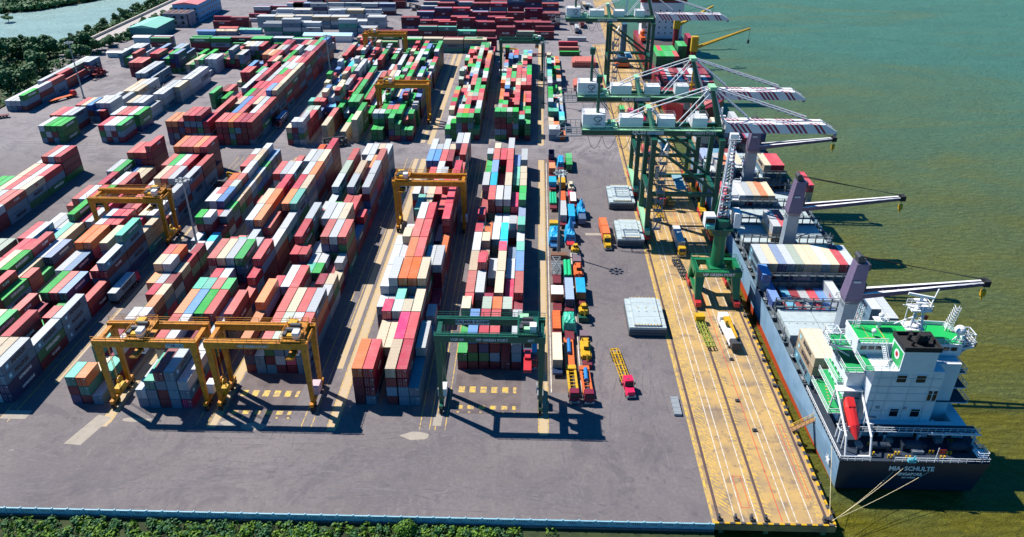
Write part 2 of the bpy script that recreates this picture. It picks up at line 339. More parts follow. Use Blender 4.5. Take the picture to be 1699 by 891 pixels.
# quay markings and rails
w=MB();y_=MB();r=MB();rl=MB();yz=MB()
for x in (41.4,42.9,45.7,52.0,53.5,56.5): q(w,x-.09,x+.09,110.5,500,.004)
q(r,50.55,50.7,110.5,330,.004)
for (x0,y0,x1,y1) in ((43.3,114,45.1,123),(57.2,117,58.3,140)):
    for e in ((x0,y0,x1,y0+.15),(x0,y1-.15,x1,y1),(x0,y0,x0+.12,y1),(x1-.12,y0,x1,y1)): q(r,e[0],e[2],e[1],e[3],.005)
q(yz,36.7,37.2,110,500,.004)
for (x0,x1) in ((38.6,41.0),(46.0,46.9),(47.8,48.8),(58.0,58.9)):
    i=0
    while 112+i*1.1<330:
        yy=112+i*1.1; s=1 if x1-x0>1.5 else .6; n=len(y_.v); y_.v+=[(x0,yy+s*(x1-x0),.004),(x0,yy+s*(x1-x0)+.38,.004),(x1,yy+.38,.004),(x1,yy,.004)]; y_.face([n+3,n+2,n+1,n]); i+=1
    q(y_,x0-.1,x0+.05,111,500,.005)
for x in (38.1,47.4,59.6):
    rl.box(x-.3,x+.3,110.4,502,.002,.010); q(rl,x-.08,x+.08,110.4,502,.03)
    rl.box(x-.09,x+.09,110.4,502,.01,.07)
struct(w.obj('white_quay_lines',M_wpaint)); struct(r.obj('red_quay_lines',M_rpaint)); struct(y_.obj('yellow_quay_hatching',M_ypaint)); struct(rl.obj('crane_rails',M_rail)); struct(yz.obj('yellow_edge_line',M_ypaint))
# darker wear streaks over the quay
b=MB()
# road and walls by the creek
struct(MB().box(-290,-275,480,2000,-.2,.006).obj('creek_road',mat('pale_road',(.42,.38,.36),.85,amt=.3)))
t=tag(MB().box(-291.6,-290.6,505,900,-.4,1.6).obj('parapet_wall',mat('pale_wall',(.6,.55,.48),.8)),'long pale low parapet wall running between creek bank and road','wall')
M_fence=mat('pale_blue_render',(.24,.46,.56),.6,dark=(.14,.32,.42),sc_=.9,amt=.7,grime=((.3,.26,.2),1.2,.64,.6))
fc=thing('boundary_wall','long pale blue pierced boundary wall along the bottom embankment','wall',(0,108.3,0))
b=MB(); b.box(-262,36.6,-.08,.08,0,1.4); b.box(-262,36.6,-.14,.14,1.4,1.52); b.obj('panel',M_fence,fc)
b=MB()
x=-262
while x<36.6: b.box(x-.14,x+.14,-.18,.18,0,1.7); x+=3.2
b.obj('post',M_fence,fc)['kind']='stuff'
b=MB(); x=-260.9
while x<36:
    for k in range(4): b.box(x+k*.42-.07,x+k*.42+.07,-.1,-.081,.75,1.2)
    for k in range(4): b.box(x+k*.42-.07,x+k*.42+.07,.081,.1,.75,1.2)
    x+=3.2
b.obj('opening',M_dark,fc)['kind']='stuff'
tag(MB().box(14,36,98.5,99.3,-4,-1.9).box(14,36.5,99.3,104,-4,-3.6).obj('retaining_wall',mat('dull_concrete',(.2,.19,.17),.9)),'low dull concrete retaining wall below the fence near the quay','wall')
# rows of the stacked yard, front to back; letters = paint of the boxes from the top down
YARD={
'E':(-18.5,2.72,158.6,12.45,"""
gR bRgR rngR rRkR R wkkR
T4/r3 R1 G4/R3 o4/R2 G4/r2 R1/R2
r3 w3 R1 T3 m2 r3
T3 r4/r3 k2 T3 w2 b3
w3 T2/T3 - m3/c2 n1 t3/w3
r3/w2 o2 w2 c2 -/w3 t4/-
r3/R2 - k1 k1 m1 n2
R1 r3 w3 w3 m2 g3/g3
w3 c3 R1 T3 G1/t2 T3/T3
-/g2 b3 R1 r3 t2 T3/R1
g2/w3 r3 r3 r3 b2 w3
T1 T3/- R1 w3 - -"""),
'D':(-41.8,2.62,144.2,12.45,"""
oRRR rRRk - TRkR rRkk BB
- T3 T3 mRRR rRRk wBB
-/knR m4/w3 k4/t4 T4/c3 T4/T4 B1/w2
w4 w5 o5 o5 T5 R1
k4 w4 o5 r5 w4 wRRk
w4/r2 T5/T4 r5 r5 n1 o3
w2 - w5 r5 n2 rRRRk
- t4 T4 - r4 r5
k4 - T4 r4 r5 r5
w1 w2 r3 w4 k3 r5
- r3/r2 w3 - r2 r3/r3
b3 b3 r3 R3 w2 r4
w3 w3/- k3 T3/w2 w4 w4"""),
'C':(-71.8,2.62,155.6,12.45,"""
oRnR kk rgRk GkwR wkmR rkkk
o5 R2 r4 T4 r4 kork
r4/R2 w4 r4 -/T2 T2/R3 wRw/Tgw
-/r4 -/r4 t3/w3 g3/w3 R2 T2/w3
r5 w2 k3 r5 w5 rgRRt
k5 -/T4 w5 w5 T5 n2
r3/w3 k4 g4/- r4/r4 r4/r4 r3/n2
R2 k5 w2 k5 T1 wRbRR
r3 G5 r3 T5 r4 wrmRk
w2 r5 R3 T3/w4 o4 rRRkk
- -/k2 w4 w4 R3/T4 kkkk
- - - - - -"""),
'B':(-93,2.62,141.5,12.45,"""
wk tkk RkRR kkkk wkm -
r4 w4 R3 w2 w3/k3 -
o4 b4 g4 rtRR k3 rRTR
t4/R2 t4/r4 r4/w4 g4/R2 n1 r3/rkRR
r5 T5 k5 gknRR n2 rkRRR
r4/r3 t4/R2 k4 w4/R3 R1/r3 wrRR
- k5 o5 rRRR o2 wkRR
R2/r4 T5 o5 R2 o5 tkggR
T2 r4 r5 r4 r5 TkwkR
r5 w5 k5 R3 w5 obkRk
- r4 - w5 w5 TkRRR
- - R2 o4 - rRRRR"""),
'B0':(-109.6,2.62,142.3,6.22,"""
tRn otR k
w1 T2 tR
t3 R2 wRR
R2 R1 kR
- w3 w3
- g2 oRt
- r3 Tkm
o3 w3 Rwk
T4 w4 TRR
r4 o4 rGR
G2 k2 R3
- w2 k2
k2 n1 ck
g4 w4 R2/
R1 rRk kRw
w4 b4 gkR
r4 b4 Tgk
r4 G4 TRk
o4 r4 wkR
R2 w4 Tbg
r4 w4 kbR
r4 T4 gkR
w4 T4 nkk
G3 w4 nRk"""),
'A1':(-139.5,2.62,142.3,12.45,"""
T4 r4 w4 T4 T4 kknn
T4 g4 R2 rRnR r2 kgR
r3 R2 n1 g2 r3/R2 kkk
T2 g3 rRR nRR R1 rR
w3 n3 R1 R2 rkR kRkn
o4 omR4 R2 T4 R2 tkRkn
w4 r4/r4 r4/r4 mRR/mRR R1 TTt
R3 rRR n1 T3 w3 R2/kk
r3 T3 r3/w2 - T2 wkRk
k3 T4 r4 w4 R3 krkk
r4 g4 wR4 r4 R3 rRkk
o5 r5 r5 o5 rRRRR R2/-"""),
'A0':(-171.5,2.62,142.3,12.45,"""
T3 w3 r3 g3 k3 r3 r3 w3 T3 R2
r4 T3 g3 r3 k4 r3 g3 r2 TRk -
g3 r3 R3 w3 r3 g3 r3 T3 g3 -
r3 T4 R3 w2 g3 R3 T2 r3 gk -
R3 w3 t2 r2 r2 T3 g3 T2 r2/g1 -
G2 G2 t1 r2 r2 r2 r3 k2 nR -
- - r2 k2 b1 b1 t2 Tt - -
- - k1 k1 w1 w1 g3 rR wR -
- - - r2 r3 kRk r3 g3 mR -
- - - - G1 r3 rR k3 rRk -
- - - - w3 g3 bk TT TR -
- - - - - r4 r4 rRRR rRRRR -"""),
}
# ---------------------------------------------------------------- shipping containers
CW,TH=2.44,2.68
WORDS={'k':('MAERSK',1.6,'d'),'g':('EVERGREEN',1.2,'w'),'n':('SAFMARINE',1.0,'w'),'T':('TEX',1.1,'r'),'R':('TS LINES',.95,'w'),'t':('CHINA SHIPPING',.8,'w'),'r':('K LINE',1.0,'w'),'w':('TEX',1.0,'r'),'m':('ONE',1.2,'w')}
M_letr=mat('red_lettering',(.5,.03,.05),.5,amt=.05)
LM={'d':M_letd,'w':M_letw,'r':M_letr}
import bmesh
def box_template(L,along_y=True):
    bm=bmesh.new(); bmesh.ops.create_cube(bm,size=1)
    dx,dy=(CW,L) if along_y else (L,CW)
    for v in bm.verts: v.co=((v.co.x+.5)*dx,(v.co.y+.5)*dy,(v.co.z+.5)*(TH-.09))
    bm.faces.ensure_lookup_table()
    for f in [f for f in bm.faces if f.normal.z>-.5]:
        up=f.normal.z>.5
        bmesh.ops.inset_individual(bm,faces=[f],thickness=.10 if up else .14,depth=-.03 if up else -.05)
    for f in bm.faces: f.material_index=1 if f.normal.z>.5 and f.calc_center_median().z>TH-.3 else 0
    bm.verts.ensure_lookup_table()
    vs=[tuple(v.co) for v in bm.verts]; fs=[[v.index for v in f.verts] for f in bm.faces]; mi=[f.material_index for f in bm.faces]; bm.free()
    return vs,fs,mi
TPL={(L,a):box_template(L,a) for L in (12.19,6.06) for a in (True,False)}
_bm={}
def body_mesh(L,c,ay=True):
    k=(L,c,ay)
    if k not in _bm:
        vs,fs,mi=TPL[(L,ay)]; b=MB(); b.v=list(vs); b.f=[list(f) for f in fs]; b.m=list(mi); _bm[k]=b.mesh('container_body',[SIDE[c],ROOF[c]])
    return _bm[k]
_dm={}
def door_mesh(c):
    if c not in _dm:
        b=MB(); b.box(.05,1.14,-.035,.04,.12,TH-.22)
        for z in (.75,1.3,1.85): b.box(.12,1.07,-.045,-.03,z-.04,z+.04)
        d=b.mesh('container_door',SIDE[c])
        r=MB(); r.beam((.36,-.07,.16),(.36,-.07,TH-.26),.05); r.beam((.84,-.07,.16),(.84,-.07,TH-.26),.05); r.box(.3,.62,-.09,-.06,1.0,1.08)
        q=MB(); q.box(.62,1.02,-.05,-.042,1.95,2.2)
        _dm[c]=(d,r.mesh('lock_rod',M_grey),q.mesh('marking_plate',M_letg))
    return _dm[c]
star=None
def star_mesh():
    global star
    if star is None:
        b=MB(); b.box(-.55,.55,-.55,.55,0,.01); b.k=1; n=len(b.v)
        for i in range(14):
            r=.48 if i%2==0 else .2; a=math.pi*i/7; b.v.append((r*math.sin(a),r*math.cos(a),.018))
        b.v.append((0,0,.018))
        for i in range(14): b.face([n+14,n+(i+1)%14,n+i])
        star=b.mesh('emblem',[mat('sky_blue_emblem',(.12,.55,.75),.5,amt=.05),M_letw])
    return star
BOX=[]   # records: dict(block,col,row,half,x,y,z,L,c,ay,tier,n,ex)
def fill(cs,k,rg,low='RRRkknrgwT'):
    while len(cs)<k: cs+=rg.choice(low)
    return cs[:k]
def add_yard():
    rg=random.Random(3)
    for n,(x0,pt,y0,bp,rows) in YARD.items():
        for bi,row in enumerate(rows.strip().split('\n')):
            for ci,tok in enumerate(row.split()):
                parts=tok.split('/'); L=12.19 if bp>10 else 6.06
                for hi,t in enumerate(parts):
                    l=6.06 if len(parts)==2 else L; y=y0+bi*bp+(hi*6.13 if len(parts)==2 else 0)
                    if not t or t=='-':continue
                    m=re.match(r'([a-zA-Z]+)(\d?)',t); cs=fill(m.group(1),int(m.group(2) or len(m.group(1))),rg)
                    jx=rg.uniform(-.06,.06)
                    for j,c in enumerate(cs):
                        z=(len(cs)-1-j)*TH
                        BOX.append(dict(b=n,ci=ci,bi=bi,hi=hi,two=len(parts)==2 or bp<10,x=x0+ci*pt+jx+rg.uniform(-.03,.03),y=y+rg.uniform(-.06,.06),z=z,L=l,c=c,ay=True,t=len(cs)-j,n=len(cs)))
def rand_block(name,x0,nc,y0,nr,bp,tops,hmin,hmax,low='RRRkknrgwT',pitch=2.66,gap=.06,seed=1,front=None,shape=None):
    rg=random.Random(seed); L=12.19 if bp>10 else 6.06
    col=[rg.randint(hmin,hmax) for _ in range(nc)]; pc=[rg.choice(tops) for _ in range(nc)]
    for r in range(nr):
        for c in range(nc):
            if rg.random()<.55: col[c]=max(hmin,min(hmax,col[c]+rg.choice((-1,-1,1,1,0))))
            if rg.random()<.75: pc[c]=rg.choice(tops)
            h=col[c]; top=pc[c]
            if rg.random()<gap:h=rg.choice((0,1))
            if shape: h=shape(r,c,h)
            if front and r==0 and front[c]!='.':
                f=front[c]
                if f=='-':continue
                m=re.match(r'([a-zA-Z]+)(\d?)',f);cs=fill(m.group(1),int(m.group(2) or len(m.group(1))),rg,low)
            else:
                if h<=0: continue
                cs=fill(top,h,rg,low)
            for j,cc in enumerate(cs):
                BOX.append(dict(b=name,ci=c,bi=r,hi=0,two=bp<10,x=x0+c*pitch+rg.uniform(-.05,.05),y=y0+r*bp+rg.uniform(-.08,.08),z=(len(cs)-1-j)*TH,L=L,c=cc,ay=True,t=len(cs)-j,n=len(cs)))
def row_h(name,x0,x1,y,deep,hmin,hmax,tops,low,seed,hr=0):
    rg=random.Random(seed); x=x0; i=0
    while x+12.2<=x1:
        h=rg.randint(hmin,hmax)
        for d in range(deep):
            hh=max(1,h-(rg.random()<.25)); cs=fill(rg.choice(tops),hh,rg,low)
            for j,cc in enumerate(cs):
                BOX.append(dict(b=name,ci=i,bi=d,hi=0,two=False,x=x,y=y+d*2.55,z=(len(cs)-1-j)*TH,L=12.19,c=cc,ay=False,t=len(cs)-j,n=len(cs)))
        x+=12.75+(rg.random()<.06)*12; i+=1
add_yard()
MIX='rrrrggwwTTokbtGrg'
rand_block('E2',-17.2,6,325.6,21,6.22,MIX,2,4,'ggRRk',2.62,seed=11,front=['g5','g5','G5','g5','-','g3'])
rand_block('D2',-39.3,6,325.4,24,6.22,MIX,2,4,'ggRRk',2.55,seed=12,front=['g2','g3','g4','g4','g4','g2'])
rand_block('CD2',-71.6,7,323.5,21,6.22,'rrrgggggwTkb',2,5,'gggRRn',2.62,seed=13,front=['g2','g2','-','g4','g3','g2','g2'])
for c,h in ((0,3),(1,0),(3,2),(5,4)):
    for r in range(2):
        for t in range(h): BOX.append(dict(b='CT',ci=c,bi=r,hi=0,two=False,x=-92.6+c*2.66,y=320.8+r*12.45,z=t*TH,L=12.19,c='T' if r==0 else 'rg'[c%2],ay=True,t=t+1,n=h))
rand_block('C2',-107.2,6,317.4,24,6.22,'rrTTwwtbrgGc',2,5,'RRRkgwn',2.62,seed=14,front=['Tg3','w4','w4','-','-','-'],shape=lambda r,c,h:h if c<3 or r>5 else 0)
rand_block('CC2',-91.4,7,346,9,12.45,'ggrrgkTr',2,4,'gRRkn',2.66,seed=15)
rand_block('M',-159,14,316.4,12,12.45,'rrrrogTwRrwgbTk',2,4,'RRRRkrkng',2.72,seed=16,gap=.10,
   front=['o4','o4','R4','r5','r5','R5','r4','-','r4','r4','o4','r4','R4','r4'],shape=lambda r,c,h:(4 if r<3 else 5) if c>11 else (h if c>3 or r<1 else (max(0,h-2) if r<3 else (h-1 if r%3 else 0))))
for i,(rx,y,nc,nr,a_,b_) in enumerate(((-199.5,349,3,1,3,3),(-200.5,364,3,1,1,2),(-199.5,377,3,2,2,2),(-181.5,350,4,1,2,3),(-180.5,364,2,1,3,3),(-189,350,2,1,2,2),(-177.5,376,3,1,3,3),(-177,390,2,2,2,3),(-181,417,2,1,1,2),(-178.6,430,3,1,3,3),(-176,444,2,2,2,2),(-186,392,2,1,1,1))):
    rand_block('W%d'%i,rx-nc*2.7,nc,y,nr,12.45,'wwwTw' if i!=1 else 'wkw',a_,b_,'wwwwk',2.7,seed=170+i,gap=0)
rand_block('A2',-197.4,6,187,8,12.45,'rrwTgrkrTw',3,3,'RRkgk',2.66,seed=31,gap=.08,shape=lambda r,c,h:h+(1 if r==7 and c>2 else 0) if not(r>5 and c<2) else 0)
rand_block('G1',-215.6,4,316.6,1,12.45,'g',3,3,'ggRkn',2.66,seed=20,gap=0,front=['wgk','gwR','gRk','ggg'])
rand_block('G1b',-218.5,4,331,1,12.45,'rwk',3,3,'RRk',2.66,seed=35,gap=0,front=['r3','r3','w3','k3'])
rand_block('G1c',-214.5,5,345.5,1,12.45,'rbk',3,3,'kRR',2.66,seed=36,gap=0,front=['r3','T3','b3','nk','rR'])
rand_block('G2',-190,4,318,1,12.45,'krwg',3,3,'gRRkn',2.66,seed=21,gap=0,front=['rgk','wwR','wRk','gkR'])
rand_block('G2b',-191.5,5,332.5,1,12.45,'krwg',3,3,'gRRkn',2.66,seed=41,gap=0,front=['kRR','rRR','rRg','wRk','ggn'])
rand_block('H1',-257.5,4,359.5,6,12.45,'wTwrkGg',2,3,'kkRRn',2.66,seed=22,gap=.05)
rand_block('S1',-224.5,4,421,1,12.45,'r',3,3,'RR',2.7,seed=23,gap=0,front=['r3','r3','r3','k1'])
rand_block('S2',-216,6,430,2,12.45,'rgkn',3,4,'RgRn',2.7,seed=24,gap=.05)
rand_block('S4',-196,5,428,2,12.45,'wTgk',1,3,'kRww',2.7,seed=44,gap=.1)
rand_block('S3',-183,6,440,2,12.45,'rrgkT',2,4,'RRgk',2.7,seed=25,gap=.1)
rand_block('W20',-211,3,400,2,12.45,'wTkr',2,3,'kRw',2.7,seed=61,gap=0)
rand_block('W21',-240,4,441,2,12.45,'rwkg',2,3,'kRg',2.7,seed=62,gap=.1)
rand_block('W22',-175,5,460,1,12.45,'wrgT',2,3,'kRg',2.7,seed=63,gap=0)
rand_block('F2',6.6,3,326.4,22,6.22,'rTwwtgckno',1,3,'kkRn',2.45,seed=26,gap=.15,shape=lambda r,c,h:h if r<20 else 1)
for i,(nm,x0,x1,y,dp,a_,b_,tp,lw) in enumerate([
 ('far1',-238,-122,478.5,3,3,3,'kRgRktg','RRgkn'),('far2',-110.5,-84,484,3,3,3,'grTg','RRgg'),('far3',-82,-22,480,3,3,4,'gRgTGt','Rkgt'),('far4',-36,-20,484,1,3,3,'RR','RR'),
 ('white1',-181,-103,522,3,3,4,'wwwkw','kkwt'),('white2',-192,-103,543,3,2,3,'wwwT','wwk'),('white3',-186,-103,566,3,2,3,'wTww','wwk'),('white4',-180,-103,590,2,3,3,'wkwn','wnR'),('white5',-176,-100,614,3,3,4,'RnRw','Rnw'),('white6',-176,-100,642,3,3,4,'RnRk','Rn'),('white7',-190,-100,672,3,3,4,'RnRk','Rn'),
 ('plum1',-102,17,515,2,2,3,'RRRtGR','RRRn'),('plum2',-90,17,530,2,3,4,'RRRrRG','RRRn'),('plum3',-84,17,546,2,2,4,'RRRr','RRkn'),('plum4',-84,18,562,2,3,4,'RRnr','RRn'),('plum5',-84,18,580,2,2,4,'RRkr','RRnk'),('plum6',-84,22,598,3,3,4,'RRk','RRn'),('plum7',-84,22,622,3,3,4,'RRn','RRnk'),('plum8',-84,24,648,3,3,4,'RRn','RRnk'),('plum9',-84,24,676,3,3,4,'RRn','RRnk'),
 ('left1',-222,-195,540,2,3,3,'RR','RR'),('left2',-205,-180,562,2,2,2,'Rw','RR'),('left3',-210,-170,590,3,2,3,'Rwn','RRn'),('left4',-190,-120,655,3,2,3,'RnT','RRn')]):
    row_h(nm,x0,x1,y,dp,a_,b_,tp,lw,100+i)
# boxes aboard the moored ship (x of port row 65.2)
def ship_box(name,x,y,z,L,c,t,n,ci,bi,hi=0): BOX.append(dict(b=name,ci=ci,bi=bi,hi=hi,two=L<7,x=x,y=y,z=z,L=L,c=c,ay=True,t=t,n=n,ship=True))
def ship_row(name,y,x0,cols,zb,L=12.19,bi=0,seed=1):
    rg=random.Random(seed)
    for ci,t in enumerate(cols.split()):
        if t=='-':continue
        m=re.match(r'([a-zA-Z]+)(\d?)',t); cs=fill(m.group(1),int(m.group(2) or len(m.group(1))),rg,'kkRwTn')
        for j,c in enumerate(cs): ship_box(name,x0+ci*2.5,y,zb+(len(cs)-1-j)*TH,L,c,len(cs)-j,len(cs),ci,bi)
ship_row('SA',146.3,65.4,'TTk TTR kwr k2',6.4,seed=1)
ship_row('SB',167.5,86.0,'kkR kk kk',6.6,seed=2)
ship_row('SC',181.5,66.0,'b2 R1 B1 R1 w1 r1 b1 w2 t1 T1 R1',2.4,seed=3)
ship_row('SD',195.6,65.6,'k2 T2 n2 k2 G2 T2 T2 k2 T2 r2 k2',6.4,seed=4)
ship_row('SDs',189.2,64.6,'b2',6.4,L=6.06,seed=4)
ship_row('SE',219.5,75.4,'w2 r2',6.6,seed=5)
ship_row('SF',233,73.0,'- - -',6.6,seed=5)
ship_row('SG',246.5,66.0,'r2 w2 w2 k2 T2 o2 T2',5.0,seed=6); ship_row('SG2',246.5,88.5,'- - r3',6.4,seed=6)
ship_row('SH',272,66,'k1 w2 o2 w2 T2 - b1 - T2 r2 r2',6.0,seed=7)
ship_row('SI',286,66,'n1 n1 B1 B1 R1 n1 - - n1',5.5,seed=8)
ship_row('SJ',300,66,'n3 k3 R3 n3 k3 n3 n3 R2 n2 k3 n3',6.4,seed=9)
ship_row('SK',313.5,66,'w2 w3 k2 - T2 w2 w2 w3 r2 w2 k2',6.4,seed=10)
# ---- occupancy, exposure, selection of those that show largest
occ={}
def key(b): return (b['b'],b['ci'],round((b['y']+.3)/6.2) if b['ay'] else b['bi'],b['t'])
stacks={}
for b in BOX:
    ks=[(b['b'],b['ci'],round((b['y']+.3)/3.1)+o) for o in range(0,4 if b['L']>7 else 2)] if b['ay'] else [(b['b'],b['ci'],b['bi'])]
    b['ks']=ks
    for k in ks: stacks[k]=max(stacks.get(k,0),b['t'])
keep=[]
cp=Vector((0,0,120))
for b in BOX:
    top=b['t']==b['n']
    if b['ay']:
        def ht(dc,dk):
            return min(stacks.get((k[0],k[1]+dc,k[2]+dk),0) for k in b['ks'])
        fr=stacks.get((b['ks'][0][0],b['ci'],b['ks'][0][2]-1),0)<b['t']; bk=stacks.get((b['b'],b['ci'],b['ks'][-1][2]+1),0)<b['t']
        rt=ht(1,0)<b['t']; lf=ht(-1,0)<b['t']
        dx=(b['x']+1.2)<-10; side=rt if dx else lf; W_=CW;Ls=b['L']
    else:
        fr=stacks.get((b['b'],b['ci'],b['bi']-1),0)<b['t']; bk=stacks.get((b['b'],b['ci'],b['bi']+1),0)<b['t']
        rt=stacks.get((b['b'],b['ci']+1,b['bi']),0)<b['t']; lf=stacks.get((b['b'],b['ci']-1,b['bi']),0)<b['t']; side=rt; W_=b['L'];Ls=CW
    if not(top or fr or bk or rt or lf): continue
    c=Vector((b['x']+1.2,b['y']+b['L']/2,b['z']+1.3)); d=c-cp; D=d.length; d/=D
    b['front']=fr; b['rt']=rt; b['lf']=lf
    b['score']=(top*W_*Ls*-d.z+fr*W_*TH*d.y+side*Ls*TH*abs(d.x))/D**2
    # off the frame?
    rx=d.x+ -.03*d.y*-1
    cxx=(d.x*math.cos(R_(1.7))+d.y*math.sin(R_(1.7))); cyy=(-d.x*math.sin(R_(1.7))+d.y*math.cos(R_(1.7)))
    dep=cyy*math.cos(R_(29.6))-d.z*math.sin(R_(29.6))
    b['out']=abs(cxx/dep)>.69
    if b['out']: b['score']*=.02
    keep.append(b)
keep.sort(key=lambda b:-b['score'])
near=keep[:296]; far=keep[296:]
ORD=['zero','first','second','third','fourth','fifth','sixth','seventh','eighth','ninth','tenth','eleventh','twelfth','thirteenth','fourteenth','fifteenth','sixteenth','seventeenth','eighteenth','nineteenth','twentieth','21st','22nd','23rd','24th','25th']
NUM=['','one','two','three','four','five','six']
BLK={'E':'block under green gantry','D':'block left of green gantry','C':'block under right yellow gantry','B':'block under left yellow gantry','B0':'narrow block','A1':'wide block at left','A0':'leftmost block',
'SA':'ship bay before bridge','SB':'bay beside rear crane','SDs':'port edge of pale ship bay','SC':'sunken ship bay','SD':'wide pale ship bay','SE':'bay by middle crane','SG':'bay beyond middle crane','SG2':'bay beyond middle crane','SH':'fourth ship bay','SJ':'far tall ship bay','SK':'foremost ship bay'}
def clabel(b):
    col=PAL[b['c']][2]; size='short' if b['two'] else 'long'
    tier='lone' if b['n']==1 else ('top tier' if b['t']==b['n'] else ('bottom tier' if b['t']==1 else ORD[b['t']]+' tier'))
    row='front row' if b['bi']==0 else ORD[b['bi']+1]+' row'
    if b['two'] and b['b']!='B0': row+=' rear half' if b['hi'] else ' near half'
    row=row.replace('near half','front half') if 0 else row
    return '%s %s container %s, column %s, %s, %s'%(col,size,tier,NUM[b['ci']+1] if b['ci']<6 else ORD[b['ci']+1],row,BLK.get(b['b'],'far block '))
proto={}
def make_container(b):
    L,c=b['L'],b['c']; o=thing('shipping_container',clabel(b),'container',(b['x'],b['y'],b['z']),0,'shipping containers stacked in the yard and aboard ship')
    put('body',body_mesh(L,c),o)
    if b.get('front'):
        d,r,q=door_mesh(c)
        for k in (0,1):
            dd=put('door',d,o,(.05+k*1.17,0,0)); put('lock_rod',r,dd); 
            if k: put('marking_plate',q,dd)
    w=WORDS.get(c)
    if b.get('ship') and c=='T': w=WORDS['k']
    if w and L>7 and (c in 'kgn' or b.get('ship') or b['t']%2==1 or c=='t'):
        if b['rt'] and b['x']<10: letter(w[0],w[1],LM[w[2]],(CW+.0,L*.55,TH*.52),'+x',o,.03)
        if b['lf'] and b['x']>10: letter(w[0],w[1],LM[w[2]],(0,L*.45,TH*.52),'-x',o,.03)
        if w is WORDS['k']:
            if b['rt'] and b['x']<10: s=put('emblem',star_mesh(),o,(CW,L*.16,TH*.5)); s.rotation_euler=FACE['+x']
            if b['lf'] and b['x']>10: s=put('emblem',star_mesh(),o,(0,L*.86,TH*.5)); s.rotation_euler=FACE['-x']
    return o
for b in near:
    o_=make_container(b)
    if len(o_['label'].replace('-',' ').split())>14: o_['label']=o_['label'].replace('bright green','green').replace(' long container',' container').replace(' short container',' container').replace('left yellow gantry','left gantry').replace('right yellow gantry','right gantry')
# the others: one counted-as-mass object
acc=MB(); codes=list(PAL); let=[]
for b in far:
    vs,fs,mi=TPL[(b['L'],b['ay'])]; n=len(acc.v); X,Y,Z=b['x'],b['y'],b['z']; ci=codes.index(b['c'])
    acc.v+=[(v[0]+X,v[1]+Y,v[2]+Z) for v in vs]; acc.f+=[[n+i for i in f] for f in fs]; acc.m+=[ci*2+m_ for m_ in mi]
ml=[]
for k in codes: ml+=[SIDE[k],ROOF[k]]
fo=acc.obj('stacked_containers',ml); tag(fo,'mass of smaller-looking stacked containers filling the farther yard and gaps','containers',kind='stuff')
# lettering of the farther boxes, one part
lw=MB(); words={}
def put_word(b,face):
    if b['c'] not in WORDS: return
    s,sz,m=WORDS[b['c']]
    if b['b'].startswith('plum') : s,sz,m=('ASL' if (b['ci']%2) else 'CK LINE'),1.3,'w'
    if b['b'].startswith('white'): s,sz,m=('TEX' if b['ci']%3 else 'HALPI'),1.1,'d'
    me=text_mesh(s,sz,LM[m],.03); words.setdefault(LM[m].name,[]).append((me,b,face))
for b in far:
    if not b['ay'] and b['front'] and (b['ci']+b['t'])%2==0: put_word(b,'-y')
    elif b['ay'] and b['rt'] and b['x']<0 and b['L']>7 and (b['ci']+b['bi']+b['t'])%2==0 and b['c'] in 'kgnTt': put_word(b,'+x')
ts=MB(); mats=[]
for mn,lst in words.items():
    mats.append(bpy.data.materials[mn]); ts.k=len(mats)-1
    for me,b,face in lst:
        n=len(ts.v)
        for v in me.vertices:
            x,y,z=v.co
            if face=='+x': ts.v.append((b['x']+CW+.01+z,b['y']+b['L']*.55+x,b['z']+TH*.52+y))
            else: ts.v.append((b['x']+b['L']/2+x,b['y']-.01-z,b['z']+TH*.52+y))
        for p in me.polygons: ts.face([n+i for i in p.vertices])
if ts.v: ts.obj('lettering',mats,fo)
print('containers',len(BOX),'kept',len(keep),'near',len(near))
